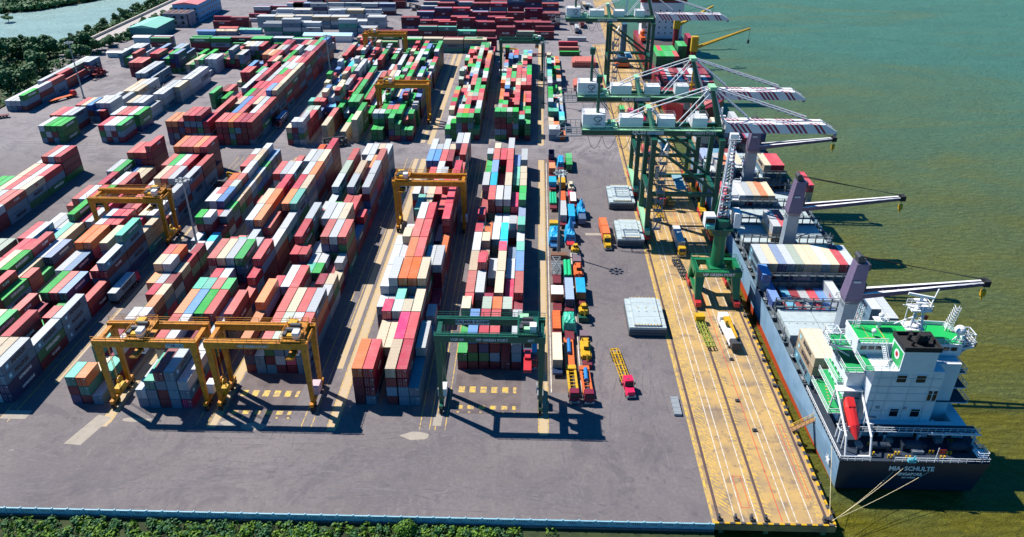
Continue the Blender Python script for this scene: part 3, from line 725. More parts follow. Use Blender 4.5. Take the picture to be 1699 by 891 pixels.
# ---------------------------------------------------------------- yard gantry cranes on rubber tyres
def yard_gantry(name,label,x0,x1,y,zt,P,tx,D=7.4,cab_side=1,sign=None,house=None,group='yard gantry cranes',drop=3.4,SM=None):
    w=x1-x0; o=thing(name,label,'gantry crane',(x0,y,0),0,group)
    for k,yy in enumerate((0,D)):
        b=MB(); b.box(-.9,w+.9,yy-.65,yy+.65,zt-1.7,zt); b.rail([(-.8,yy-.6 if k==0 else yy+.6,zt),(w+.8,yy-.6 if k==0 else yy+.6,zt)],1.1,3.2,.05)
        b.box(-.6,w+.6,yy-.12,yy+.12,zt+.003,zt+.14); b.obj('girder',P,o)
    for xx in (0,w):
        lean=1.2 if xx==0 else -1.2
        for yy in (0,D): MB().beam((xx,yy,zt-1.7),(xx,yy,2.4),1.45,1.1,.85,.8,up=(0,1,0)).obj('leg',P,o)
        b=MB(); b.box(xx-.45,xx+.45,-1.6,D+1.6,1.55,2.4); b.obj('sill_beam',P,o)
        b=MB(); b.box(xx-.5,xx+.5,.65,D-.65,zt-1.5,zt-.6); b.obj('tie_beam',P,o)
        for yy in (-1.1,.9,D-.9,D+1.1):
            b=MB(); b.tube((xx-.35,yy,.75),(xx+.35,yy,.75),.75,n=12); w_=b.obj('wheel',M_black,o)
            b=MB(); b.tube((xx-.38,yy,.75),(xx+.38,yy,.75),.3,n=8); b.obj('rim',P,w_)
    # power house on one sill
    hx=0 if cab_side>0 else w
    b=MB(); b.box(hx-1.0,hx+1.0,2.1,D-2.1,2.42,4.6); b.obj('power_house',house or M_white,o)
    b=MB(); hx=w-hx; b.box(hx-.7,hx+.7,1.6,D-2.6,2.42,3.7); b.tube((hx-.95,D/2+1.4,3.4),(hx-.72,D/2+1.4,3.4),1.35,n=18); b.obj('cable_reel',M_yel2 if P is M_yel else M_grey,o)
    # ladder and walkway
    lx=w if cab_side>0 else 0
    b=MB()
    for s in (-.25,.25): b.beam((lx+.8,2.2+s,2.4),(lx+.8,2.2+s,zt),.08)
    for i in range(int((zt-2.4)/.6)): b.beam((lx+.8,1.95,2.6+i*.6),(lx+.8,2.45,2.6+i*.6),.06)
    b.obj('ladder',P,o)
    # trolley
    b=MB(); b.box(tx-2.3,tx+2.3,-.5,D+.5,zt+.15,zt+.5); b.rail([(tx-2.3,-.5,zt+.5),(tx+2.3,-.5,zt+.5),(tx+2.3,D+.5,zt+.5),(tx-2.3,D+.5,zt+.5),(tx-2.3,-.5,zt+.5)],1.1,1.5,.05)
    t=b.obj('trolley',P,o)
    b=MB(); b.tube((tx-1.6,D/2-.9,zt+1.3),(tx+1.6,D/2-.9,zt+1.3),.75,n=12); b.tube((tx-1.2,D/2+1.4,zt+1.1),(tx+1.2,D/2+1.4,zt+1.1),.6,n=12); b.box(tx-1.9,tx-1.1,.6,2.0,zt+.5,zt+1.7); b.obj('hoist_drum',M_dark,t)
    b=MB(); b.box(tx+.4,tx+1.9,.3,2.2,zt+.5,zt+2.2); b.obj('machinery_box',M_white,t)
    b=MB(); b.box(tx-1.9,tx+.1,D-2.2,D-.4,zt+.5,zt+1.6); b.box(tx-.9,tx+.6,.4,1.6,zt+.5,zt+1.4); b.obj('motor_cover',M_yel2 if P is M_yel else M_lgre,t)
    b=MB(); b.box(tx-1.0,tx+1.0,1.0,2.9,zt-4.5,zt-2.2); b.beam((tx-.8,1.2,zt-2.2),(tx-.8,1.2,zt+.2),.15); b.beam((tx+.8,2.6,zt-2.2),(tx+.8,2.6,zt+.2),.15); cb=b.obj('cabin',M_white,t)
    MB().box(tx-.9,tx+.9,.94,1.0,zt-4.0,zt-2.7).obj('window',M_glass,cb)
    sz=zt-drop-(0 if drop<5 else 0)
    b=MB(); b.box(tx-.9,tx+.9,-2.4,D+2.4,sz,sz+.35); b.box(tx-.7,tx+.7,D/2-1.5,D/2+1.5,sz+.35,sz+1.0); s=b.obj('spreader',SM or M_yel,t)
    b=MB(); [b.beam((tx+i*.7,D/2+j*1.2,sz+1),(tx+i*.7,D/2+j*1.2,zt+.2),.05) for i in(-1,1) for j in(-1,1)]; b.obj('hoist_rope',M_dark,t)
    if sign: 
        for (s,m,bx,col) in sign:
            pl=MB().box(bx-len(s)*.34,bx+len(s)*.34,-.70,-.655,zt-1.45,zt-.45).obj('sign_plate',M_sign if m else P,o) if m else None
            letter(s,.95,M_letd if m else M_letg,(bx,-.72,zt-.95),'-y',o,.03)
    return o
yard_gantry('yard_gantry','yellow gantry crane at the near left, hoist trolley mid-span, over blue-fronted stack',-98.9,-76.6,142,19.2,M_yel,9.0,sign=[('TCMLUO',True,18.2,0)],cab_side=-1)
yard_gantry('yard_gantry','yellow gantry crane second from left in front, trolley parked at its right leg',-73.3,-51.4,142.2,19.2,M_yel,19.0,sign=[('VIP GREEN PORT',False,10.5,0)],cab_side=-1,house=mat('pink_power_house',(.6,.42,.45),.5))
yard_gantry('yard_gantry','dark green gantry crane over the block beside the trailer park',-20.9,2.4,142.6,21.8,M_gre,20.2,D=7.0,drop=8.5,SM=M_red,sign=[('VGP-09',False,4.4,0),('VIP GREEN PORT',False,12.2,0),('40T',False,20.9,0)])
o=bpy.data.objects['yard_gantry.002']
MB().box(3.4,11.2,6.30,6.34,20.3,21.6).obj('sign_plate',M_sign,o); letter('KALMAR E-ONE\u00b2',1.05,M_letd,(7.3,6.28,20.95),'-y',o,.04)
yard_gantry('yard_gantry','yellow gantry crane mid-yard, trolley at left end, over the central block',-46.0,-23.4,236.4,18.6,M_yel,2.4,D=6.4,cab_side=-1)
yard_gantry('yard_gantry','yellow gantry crane over the wide left block, trolley at right end',-143.0,-120.6,224.5,16.6,M_yel,19.6,D=7.2)
yard_gantry('yard_gantry','yellow gantry crane farther back beside tall green container stacks',-72.3,-49.3,347.5,18.6,M_yel,5.0,D=6.6)
yard_gantry('yard_gantry','farthest yellow gantry crane, in front of the sideways container rows',-98.4,-75.2,449,18.2,M_yel,5.0,D=6.6)
yard_gantry('yard_gantry','distant dark green gantry crane before the maroon container wall',-18.6,4.0,421,21.6,M_gre,19.5,D=7)
# ---------------------------------------------------------------- ship-to-shore cranes
M_stripew=mat('boom_white_paint',(.80,.80,.82),.4,amt=.08)
M_stripe=mat('boom_maroon_paint',(.34,.02,.07),.4,amt=.1)
def quay_crane(label,yc,num,tip=96.5):
    o=thing('quay_crane',label,'ship crane',(48.8,yc,0),0,'ship-to-shore quay cranes')
    L,Rr=-10.7,10.8; g=M_gre; ZG=34.6
    for x in (L,Rr):
        for y in (-8.5,8.5):
            MB().beam((x,y,4.2),(x,y*.86,ZG-1),1.5,1.3,up=(0,1,0)).obj('leg',g,o)
            b=MB(); b.box(x-.9,x+.9,y-3.2,y+3.2,1.3,2.5); bo=b.obj('bogie',M_red,o)
            b=MB(); [b.tube((x-.3,y+k,.55),(x+.3,y+k,.55),.5,n=10) for k in(-2.6,-1.3,0,1.3,2.6)]; b.obj('wheels',M_dark,bo)
        b=MB(); b.box(x-.8,x+.8,-11.5,11.5,2.9,4.5); b.obj('sill_beam',M_lgre if x<0 else M_yel2,o)
        b=MB(); b.box(x-.6,x+.6,-8,8,15.5,17.0); b.obj('portal_beam',g,o)
    for y in (-8,8):
        b=MB(); b.box(L,Rr,y-.5,y+.5,15.6,16.8) ; b.obj('portal_beam',g,o)
        b=MB(); b.beam((L,y,ZG-2),(Rr,y,17),.9); b.obj('brace',g,o)
        b=MB(); b.beam((L-.2,y,10),(Rr,y,10),.22); b.beam((L,y,21),(Rr,y,21),.22); b.obj('tie_rod',g,o)
    for xx in (L,Rr): b=MB(); b.box(xx-.9,xx+.9,-8,8,ZG-1.4,ZG+.2); b.obj('top_beam',g,o)
    # girder landward of the waterside legs
    x0=-33.5
    b=MB()
    for y in (-3.1,3.1): b.box(x0,Rr+1.2,y-.55,y+.55,ZG,ZG+2.2)
    for i in range(7): b.box(x0+2+i*6.8,x0+2.5+i*6.8,-2.5,2.5,ZG+.3,ZG+1.4)
    gi=b.obj('girder',g,o)
    b=MB(); b.rail([(x0,-4.6,ZG+2.2),(Rr,-4.6,ZG+2.2)],1.1,2.5,.06); b.box(x0,Rr,-4.7,-3.66,ZG+2.0,ZG+2.2); b.obj('walkway',M_lgre,gi)
    letter('QC0%d'%num,1.7,M_letw,(L-4.5,-3.68,ZG+1.1),'-y',gi,.04)
    MB().box(L-2.0,L+3.4,-3.70,-3.66,ZG+.45,ZG+1.8).obj('sign_plate',M_letg,gi)
    if num==3: letter('VIP GREEN PORT',1.3,M_letg,(4.5,-3.68,ZG+1.1),'-y',gi,.04)
    # end platform cage
    b=MB(); b.rail([(x0-5,-4,ZG+.4),(x0,-4,ZG+.4)],2.2,1.6,.09); b.rail([(x0-5,4,ZG+.4),(x0,4,ZG+.4)],2.2,1.6,.09); b.beam((x0-5,-4,ZG+.4),(x0-5,4,ZG+.4),.2); b.beam((x0-8,-4,ZG-.4),(x0-5,-4,ZG+2.6),.16); b.beam((x0-8,-4,ZG-.4),(x0,-4,ZG-.2),.16); b.beam((x0-8,4,ZG-.4),(x0-5,4,ZG+2.6),.16); b.beam((x0-8,4,ZG-.4),(x0,4,ZG-.2),.16); [b.box(x0-5,x0,y_-.15,y_+.15,ZG,ZG+.15) for y_ in (-4,-2,0,2,4)]; b.obj('end_platform',M_grey,o)
    # houses
    hs=((x0+.2,x0+7.4,4.4),(-21.4,-14.0,3.2),(-9.2,-3.8,3.0),(1.6,6.4,3.2))
    for i,(a,c,h) in enumerate(hs):
        y0,y1=(-3.2,3.0) if i==0 else (-2.4,2.4)
        b=MB(); b.box(a,c,y0,y1,ZG+2.35,ZG+2.35+h); hh=b.obj('machinery_house',M_white,o)
        b=MB(); b.rail([(a,y0,ZG+2.35+h),(c,y0,ZG+2.35+h),(c,y1,ZG+2.35+h),(a,y1,ZG+2.35+h),(a,y0,ZG+2.35+h)],1.0,2,.04); b.obj('roof_rail',M_grey,hh)
        if i==0:
            b=MB(); cx,cz=(a+c)/2+1.2,ZG+4.9
            pts=[(-1.3,.4),(-.8,1.0),(.8,1.0),(1.3,.4),(0,-.9)]
            for p,q_ in zip(pts,pts[1:]+pts[:1]): b.beam((cx+p[0],y0-.03,cz+p[1]),(cx+q_[0],y0-.03,cz+q_[1]),.26,.05,up=(0,1,0))
            b.beam((cx-.2,y0-.03,cz+.1),(cx+.7,y0-.03,cz+.1),.24,.05); b.beam((cx+.6,y0-.03,cz+.1),(cx+.25,y0-.03,cz-.45),.24,.05); b.box(cx-1,cx+1,y0-.05,y0-.01,cz-1.5,cz-1.25); b.obj('emblem',M_letd if False else mat('dark_green_marking',(.02,.12,.11),.5),hh)
    b=MB(); b.box(-24,-22.8,-2,-.5,ZG+2.3,ZG+4.0); b.tube((-25,1.5,ZG+3),(-23,1.5,ZG+3),.7); b.box(-25.8,-22,-3.2,3.2,ZG+2.2,ZG+2.35); b.obj('winch_platform',M_lgre,o)
    # rear lamp mast on the machinery house
    b=MB(); b.tube((x0+5.0,-1,ZG+6.7),(x0+5.0,-1,ZG+16.5),.55,.4); b.box(x0+4.1,x0+5.9,-2,0,ZG+16.5,ZG+18.6); b.beam((x0+5,-1,ZG+12),(x0+9,-1,ZG+7.4),.22); b.beam((x0+5,-1,ZG+11),(x0+8.2,-1,ZG+7.4),.22); b.obj('service_jib',g,o)
    # a-frame
    ax,az=6.4,49.5
    for y in (-2.6,2.6):
        MB().beam((Rr,y*1.1,ZG+2.2),(ax+.6,y*.5,az),1.1,1.0,.8,.7).obj('mast_leg',g,o)
        MB().beam((L-.2,y,ZG+2.2),(L-1.6,y*.6,ZG+8.3),1.5,1.1,1.1,.8).obj('rear_frame_leg',M_lgre,o)
    b=MB(); b.box(ax-.4,ax+1.6,-2.2,2.2,az-.5,az+.6); b.box(L-2.4,L-.8,-2.0,2.0,ZG+7.8,ZG+8.6); b.obj('mast_head',M_lgre,o)
    for y in (-1.9,1.9):
        for p,q_ in (((L-1.6,y,ZG+8.4),(x0+8.2 if y<0 else x0+9,y,ZG+2.4)),((ax,y*.8,az),(L-1.6,y,ZG+8.4)),((ax,y,az-1.4),(-2.5,y,ZG+2.4)),((L-1.4,y,ZG+8.2),(L+5,y*1.3,ZG+2.4)),((Rr+1.5,y,ZG+3.2),(ax+1.0,y*.5,az-.2))):
            MB().beam(p,q_,.30).obj('stay',M_stripew,o)
        for p,q_ in (((ax+1.2,y*.7,az),(tip-48.8-28,y,ZG+5.2)),((ax+1.2,y*.7,az),(tip-48.8-9,y,ZG+5.0))):
            MB().beam(p,q_,.38).obj('boom_stay',M_stripew,o)
            b=MB(); P0=Vector(p);Q0=Vector(q_)
            for i in range(14): a0=P0.lerp(Q0,(i+.2)/14)+Vector((0,0,-.22)); a1=P0.lerp(Q0,(i+.6)/14)+Vector((0,0,-.22)); b.beam(a0,a1,.40,.2)
            b.obj('stay_stripe',M_stripe,o)
    # boom, white with slanting maroon bars
    bx0,bx1=Rr+1.4,tip-48.8
    b=MB(); 
    for y in (-2.0,2.0): b.xprism([(y-.75,ZG+.9),(y+.75,ZG+.9),(y+.75,ZG+3.9),(y-.75,ZG+3.9)],bx0,bx1-4)
    for y in (-2.0,2.0): n=len(b.v); b.v+=[(bx1-4,y-.75,ZG+.9),(bx1-4,y+.75,ZG+.9),(bx1,y+.6,ZG+.9),(bx1,y-.6,ZG+.9),(bx1-4,y-.75,ZG+3.9),(bx1-4,y+.75,ZG+3.9),(bx1,y+.6,ZG+1.6),(bx1,y-.6,ZG+1.6)]; [b.face([n+i for i in f]) for f in ((0,3,2,1),(4,5,6,7),(0,1,5,4),(1,2,6,5),(2,3,7,6),(3,0,4,7))]
    b.box(bx0,bx1-4,-1.2,1.2,ZG+3.5,ZG+3.7)
    bm=b.obj('boom',M_stripew,o)
    b=MB(); ln=bx1-bx0
    for gI in range(4):
        sx=bx0+1.2+gI*(ln-7)/3.25
        for k in range(4):
            xa=sx+k*1.5
            if xa+1.6>bx1-4: continue
            for yy in (-2.757,1.243):   # bars on the near faces
                n=len(b.v); b.v+=[(xa+2.4,yy,ZG+.95),(xa+3.2,yy,ZG+.95),(xa+.8,yy,ZG+3.88),(xa,yy,ZG+3.88)]; b.face([n,n+1,n+2,n+3])
            n=len(b.v); b.v+=[(xa,-2.75,ZG+3.91),(xa+.8,-2.75,ZG+3.91),(xa-.4,-1.25,ZG+3.91),(xa-1.2,-1.25,ZG+3.91)]; b.face([n,n+1,n+2,n+3])
            n=len(b.v); b.v+=[(xa-1.2,1.25,ZG+3.91),(xa-.4,1.25,ZG+3.91),(xa-1.6,2.75,ZG+3.91),(xa-2.4,2.75,ZG+3.91)]; b.face([n,n+1,n+2,n+3])
    b.obj('warning_stripes',M_stripe,bm)
    b=MB(); b.rail([(bx0,-2.9,ZG+3.9),(bx1-4,-2.9,ZG+3.9),(bx1,-2.4,ZG+2.4)],1.1,2.2,.05); b.box(bx1-.9,bx1+.1,-2.6,2.6,ZG+.2,ZG+.95); b.beam((bx1-5,0,ZG+4),(bx1-5,0,ZG+6),.1); b.obj('boom_rail',M_grey,bm)
    # festoon loops
    b=MB()
    for k in range(5):
        c=x0+2+k*4.6; pts=[(c+4.4*t/8,-3.8,ZG-.2-4.2*(1-((t/4.)-1)**2)) for t in range(9)]
        for p,q_ in zip(pts,pts[1:]): b.beam(p,q_,.13)
    b.beam((x0,-3.8,ZG-.15),(x0+26,-3.8,ZG-.15),.14); b.obj('festoon_cable',M_dark,o)
    # stair tower and lift, trolley, cable reel
    b=MB()
    for i in range(9):
        z=4+i*3.3; b.box(L+2.0,L+4.4,-9.8,-7.4,z,z+.1); b.rail([(L+2,-9.8,z),(L+4.4,-9.8,z),(L+4.4,-7.4,z)],1.0,1.2,.05); b.beam((L+2.2,-9.6+(i%2)*2,z),(L+4.2,-7.6-(i%2)*-2-2*(i%2),z+3.2),.5,.12)
    for xx in (2.0,4.4):
        for yy in (-9.8,-7.4): b.beam((L+xx,yy,3),(L+xx,yy,ZG),.14)
    b.obj('stair_tower',M_grey,o)
    MB().box(L+1.0,L+2.2,-9.4,-8.0,22,26).obj('lift_car',M_grey,o)
    b=MB(); b.tube((Rr-1.6,-9.4,8.5),(Rr-1.6,-8.9,8.5),2.6,n=24); 
    for i in range(12): t=math.pi*i/6; b.beam((Rr-1.6,-9.45,8.5),(Rr-1.6+2.5*math.cos(t),-9.45,8.5+2.5*math.sin(t)),.1)
    b.obj('cable_reel',M_dark,o)
    b=MB(); b.box(3,8,-2.6,2.6,ZG-.6,ZG-.1); b.box(5.8,7.8,-1,1.4,ZG-3.4,ZG-.8); b.obj('trolley',M_grey,o)
    b=MB(); b.box(-1.6,1.6,-6,6,16.9,17.3); b.obj('spreader',mat('pale_blue_steel',(.25,.42,.5),.5),o)
    return o
quay_crane('nearest green quay crane with white red-striped boom, marked QC03',241.2,3)
quay_crane('middle green quay crane marked QC02, just behind the nearest one',276.3,2,tip=97)
quay_crane('farthest green quay crane beside the distant red-hulled ship',409,1,tip=98)
# ---------------------------------------------------------------- harbour jib crane
def jib_crane():
    o=thing('harbour_jib_crane','green portal jib crane with upright white boom beside the ship','jib crane',(53.4,197.2,0))
    for x in (-5.6,5.4):
        for y in (-6,6):
            MB().prism([(x-.8,y-.7),(x+.8,y-.7),(x+.8,y+.7),(x-.8,y+.7)],2.4,8.5,[(x*.93-1.3,y*.6-.9),(x*.93+1.3,y*.6-.9),(x*.93+1.3,y*.6+.9),(x*.93-1.3,y*.6+.9)]).obj('leg',M_jgre,o)
            b=MB(); b.box(x-.8,x+.8,y-2.4,y+2.4,.9,2.3); bo=b.obj('bogie',M_red,o); b=MB(); [b.tube((x-.3,y+k,.5),(x+.3,y+k,.5),.45,n=10) for k in(-1.8,-.6,.6,1.8)]; b.obj('wheels',M_dark,bo)
        b=MB(); b.box(x-.5,x+.5,-5.5,5.5,2.6,3.6); b.obj('sill_beam',M_jgre,o)
    b=MB(); b.box(-6.6,6.6,-4.5,-3.0,8.5,10.2); b.box(-6.6,6.6,3.0,4.5,8.5,10.2); b.box(-6.8,-5.4,-3.0,3.0,8.7,10.1); b.box(5.2,6.6,-3.0,3.0,8.7,10.1); b.box(-2.4,2.4,-3.0,3.0,9.0,10.4); b.rail([(-6.6,-4.5,10.2),(6.6,-4.5,10.2),(6.6,4.5,10.2),(-6.6,4.5,10.2),(-6.6,-4.5,10.2)],1.1,2,.05); b.obj('portal_deck',M_jgre,o)
    letter('VIP GREEN PORT',1.2,M_letw,(0,-4.55,9.35),'-y',o,.04)
    b=MB(); b.tube((0,0,10.4),(0,0,20.5),1.9,1.75,n=24); b.obj('column',M_jgre,o)
    b=MB(); b.tube((0,0,20.5),(0,0,22.2),2.6,n=24); b.tube((0,0,22.2),(0,0,25),2.5,2.0,n=20); sl_=b.obj('slewing_ring',M_gre,o)
    b=MB(); b.box(-2.6,2.6,-3,2,22.3,22.9); b.obj('slewing_platform',M_gre,o)
    b=MB(); b.box(-5.2,-2.4,-1.6,1.6,22.9,26.4); cb=b.obj('cabin',M_white,o)
    MB().box(-5.1,-2.5,-1.66,-1.61,24.2,25.8).obj('window',M_glass,cb)
    MB().box(-4.9,-2.6,-2.6,-1.67,22.9,24.0).obj('cabin_nose',mat('turquoise_paint',(.08,.5,.42),.4),cb)
    MB().box(2.7,4.6,-1.8,2.4,22.9,27.4).obj('machinery_house',M_white,o)
    # boom: box girders with rungs
    p0=Vector((0,1,23));p1=Vector((.9,4.6,47.5)); b=MB(); st=MB()
    for s in (-1,1): b.beam(p0+Vector((s*1.5,-.6,0)),p1+Vector((s*.55,-.2,0)),.5,.7,.3,.3); b.beam(p0+Vector((s*1.5,1.4,1)),p1+Vector((s*.55,.5,0)),.35)
    for i in range(26):
        t=i/26.; c=p0.lerp(p1,t); w_=1.5-.95*t
        b.beam(c+Vector((-w_,-.5,0)),c+Vector((w_,-.5,0)),.22); b.beam(c+Vector((-w_,-.5,0)),c+Vector((w_,1,.9)),.12)
    n_=10
    for i in range(n_):
        t=i/n_*.5; c=p0.lerp(p1,t); w_=1.65-.95*t; d=(p1-p0).normalized(); b.beam(c+Vector((-w_,-.9,0)),c+Vector((w_,-.9,0)),.9,.12,up=d) if i%2 else st.beam(c+Vector((-w_,-.95,0)),c+Vector((w_,-.95,0)),.9,.12,up=d)
    for i in range(12): t=.45+i*.045; c=p0.lerp(p1,t); st.beam(c+Vector((1.3-.9*t,-.7,0)),c+Vector((1.3-.9*t,-.7,.5)),.34)
    b.box(-.2,2.0,3.8,5.2,46.8,48.4); b.rail([(-.8,3,46),(2.6,3,46),(2.6,6,46)],1.2,1.4,.06)
    bm=b.obj('boom',M_stripew,o); st.obj('warning_stripes',M_stripe,bm)
    for z,y in ((31,-.6),(36,0),(40,.7)):
        b=MB(); b.box(1.6,3.4,y,y+1.6,z,z+.12); b.rail([(1.6,y,z),(3.4,y,z),(3.4,y+1.6,z)],1.1,.9,.06); b.obj('boom_platform',M_white,bm)
    b=MB(); b.tube((-1.2,2.2,25),(-.6,4.2,38),.12); b.tube((1.2,2.2,25),(.9,4.2,38),.12); b.beam((-2.2,2,22.9),(-.6,3,33),.5); b.beam((2.2,2,22.9),(.8,3,33),.5); b.obj('luffing_frame',M_jgre,o)
jib_crane()
# ---------------------------------------------------------------- the moored container ship
def fin(b,name,m,par,org,smooth=False):
    b.v=[(v[0]-org[0],v[1]-org[1],v[2]-org[2]) for v in b.v]; return b.obj(name,m,par,smooth)
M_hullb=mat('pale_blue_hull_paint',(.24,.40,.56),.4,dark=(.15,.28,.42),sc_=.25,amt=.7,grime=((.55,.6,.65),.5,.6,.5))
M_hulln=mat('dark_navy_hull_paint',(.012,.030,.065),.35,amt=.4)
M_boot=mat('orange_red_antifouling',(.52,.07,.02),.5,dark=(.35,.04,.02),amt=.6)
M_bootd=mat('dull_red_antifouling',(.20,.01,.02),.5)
M_super=mat('ship_white_paint',(.72,.76,.80),.4,dark=(.55,.62,.68),sc_=.25,amt=.45,grime=(RUST,.9,.68,.5))
M_purp=mat('mauve_crane_paint',(.17,.13,.22),.4,dark=(.10,.09,.17),amt=.5)
M_pgry=mat('grey_pedestal_paint',(.28,.34,.40),.45,amt=.4)
M_deck=mat('dark_deck_paint',(.02,.035,.06),.7,amt=.5)  # navy tone has the shade over the decks put into its colour
M_hold=mat('hold_dark_paint',(.05,.06,.07),.8,amt=.6,grime=(RUST,.6,.5,.7))
M_lash=mat('lashing_bridge_paint',(.09,.12,.14),.6,amt=.4,grime=(RUST,.9,.6,.8))
EXTRA=[]
SO=(80,122,-4)
S=thing('container_ship','blue-hulled container ship with white bridge block moored stern-on in the foreground','container ship',SO)
def sp(b,n,m,par=None): return fin(b,n,m,par or S,SO)
plan=[(64.6,122.2),(95.6,122.2),(95.6,160),(95.6,230),(95.6,300),(94.2,315),(89.5,329),(80.1,343),(70.7,329),(66,315),(64.6,300),(64.6,230),(64.6,160)]
def ring(z,ins,tuck): 
    out=[]
    for (x,y) in plan:
        cx=80.1; t=max(0,1-(y-122)/40); dx=(x-cx)*(1-ins/15.5 - tuck*t*.09); yy=y+(tuck*1.6*t if y<130 else 0); 
        if y>300: yy=y-(y-300)*.18*(5.6-z)/10; dx*=1-.035*(5.6-z)*(y-300)/40
        out.append((cx+dx,yy,z))
    return out
boot=[-3.1,-3.1,-1.9,-1.2,-1.0,-.6,-.3,0,-.3,-.6,-1.0,-1.2,-1.9]
rings=[ring(-7,.6,1.6),ring(-4,.2,1.2)]; r2=ring(-2,.1,.7); rings.append([(p[0],p[1],bz) for p,bz in zip(r2,boot)]); rings.append(ring(5.6,0,0)); 
b=MB(); k=len(plan)
for r in rings: b.v+=r
for j in range(len(rings)-1):
    for i in range(k):
        i2=(i+1)%k; lowr=j<2
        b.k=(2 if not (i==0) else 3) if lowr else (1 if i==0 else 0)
        b.face([j*k+i,j*k+i2,(j+1)*k+i2,(j+1)*k+i])
hull=sp(b,'hull',[M_hullb,M_hulln,M_boot,M_bootd])
letter('MIA  SCHULTE',1.45,M_letw,(79.8-80,122.1-122+.0,3.9+4),'-y',hull,.03); letter('SINGAPORE',.95,M_letw,(79.8-80,.14,2.35+4),'-y',hull,.03); letter('IMO 9478785',.5,M_letw,(79.8-80,.22,1.3+4),'-y',hull,.03)
for o_ in hull.children: o_.rotation_euler=(R_(90-9),0,0)
st=MB(); st.v=[]
for i in range(14): r=1.5 if i%2==0 else .55; a_=math.pi*i/7; st.v.append((64.45+.02,127.0+r*math.sin(a_),1.6+r*math.cos(a_)))
st.v.append((64.42,127.0,1.6)); [st.face([14,i,(i+1)%14]) for i in range(14)]; sp(st,'emblem',M_letw,hull)
b=MB(); b.box(64.9,95.3,122.5,146,5.0,5.5); sp(b,'poop_deck',M_deck)
b=MB(); b.box(64.9,95.3,146,328,1.6,2.2); b.prism([(66.5,316),(93.7,316),(89,328),(80.1,341.5),(71,328)],5.0,5.6); sp(b,'main_deck',M_hold)
b=MB(); b.box(66.2,66.7,146,318,2.2,5.4); b.box(93.5,94.0,146,318,2.2,5.4)
for i in range(30): b.box(64.9,66.2,148+i*5.7,148.3+i*5.7,2.2,5.5); b.box(93.9,95.3,148+i*5.7,148.3+i*5.7,2.2,5.5)
b.box(64.9,66.2,146,318,4.3,4.45); b.box(94,95.3,146,318,4.3,4.45); sp(b,'side_passage',M_lash)
# hatch covers, two panels per bay with ribs and lashing sockets
for (y0,ly) in ((146.1,13),(167.2,12.8),(195.4,12.8),(219.2,13),(232.6,12.6),(246.2,12.8),(271.5,13),(285.5,13),(299.5,12.8),(313.2,6)):
    b=MB(); z1=6.35 if ly>7 else 5.9
    for (xa,xb) in ((67.0,75.6),(75.8,84.4),(84.6,93.2)):
        b.box(xa,xb,y0,y0+ly/2-.1,3,z1); b.box(xa,xb,y0+ly/2+.1,y0+ly,3,z1)
        for q_ in range(4): b.box(xa+1+q_*2.1,xa+1.35+q_*2.1,y0+ly/2-.9,y0+ly/2-.3,z1,z1+.16)
    sp(b,'hatch_cover',M_hatch)
# lashing bridges across the deck
for y in (144.9,160.6,180.4,194.2,208.9,218.2,232.0,245.4,259.6,270.6,284.9,298.9,312.6):
    b=MB()
    for i in range(12): b.beam((66.4+i*2.5,y,2.2),(66.4+i*2.5,y,9.6),.28)
    for z in (6.6,8.6): b.box(66.2,94.1,y-.45,y+.45,z,z+.14)
    b.rail([(66.2,y-.4,8.7),(94.1,y-.4,8.7)],1.1,2.5,.06)
    for i in (0,3,6,9): b.beam((66.4+i*2.5,y,2.4),(68.9+i*2.5,y,6.6),.12); b.beam((68.9+i*2.5,y,2.4),(66.4+i*2.5,y,6.6),.12)
    sp(b,'lashing_bridge',M_lash)
b=MB()
for y in range(150,312,9): 
    for x in (65.4,94.6): b.beam((x,y,2.2),(x,y,8.5),.2); b.box(x-.5,x+.5,y-.6,y+.6,5.6,5.8); b.rail([(x,y,5.6),(x,y+4,5.6)],1.2,1.3,.05)
sp(b,'side_platform',M_grey)
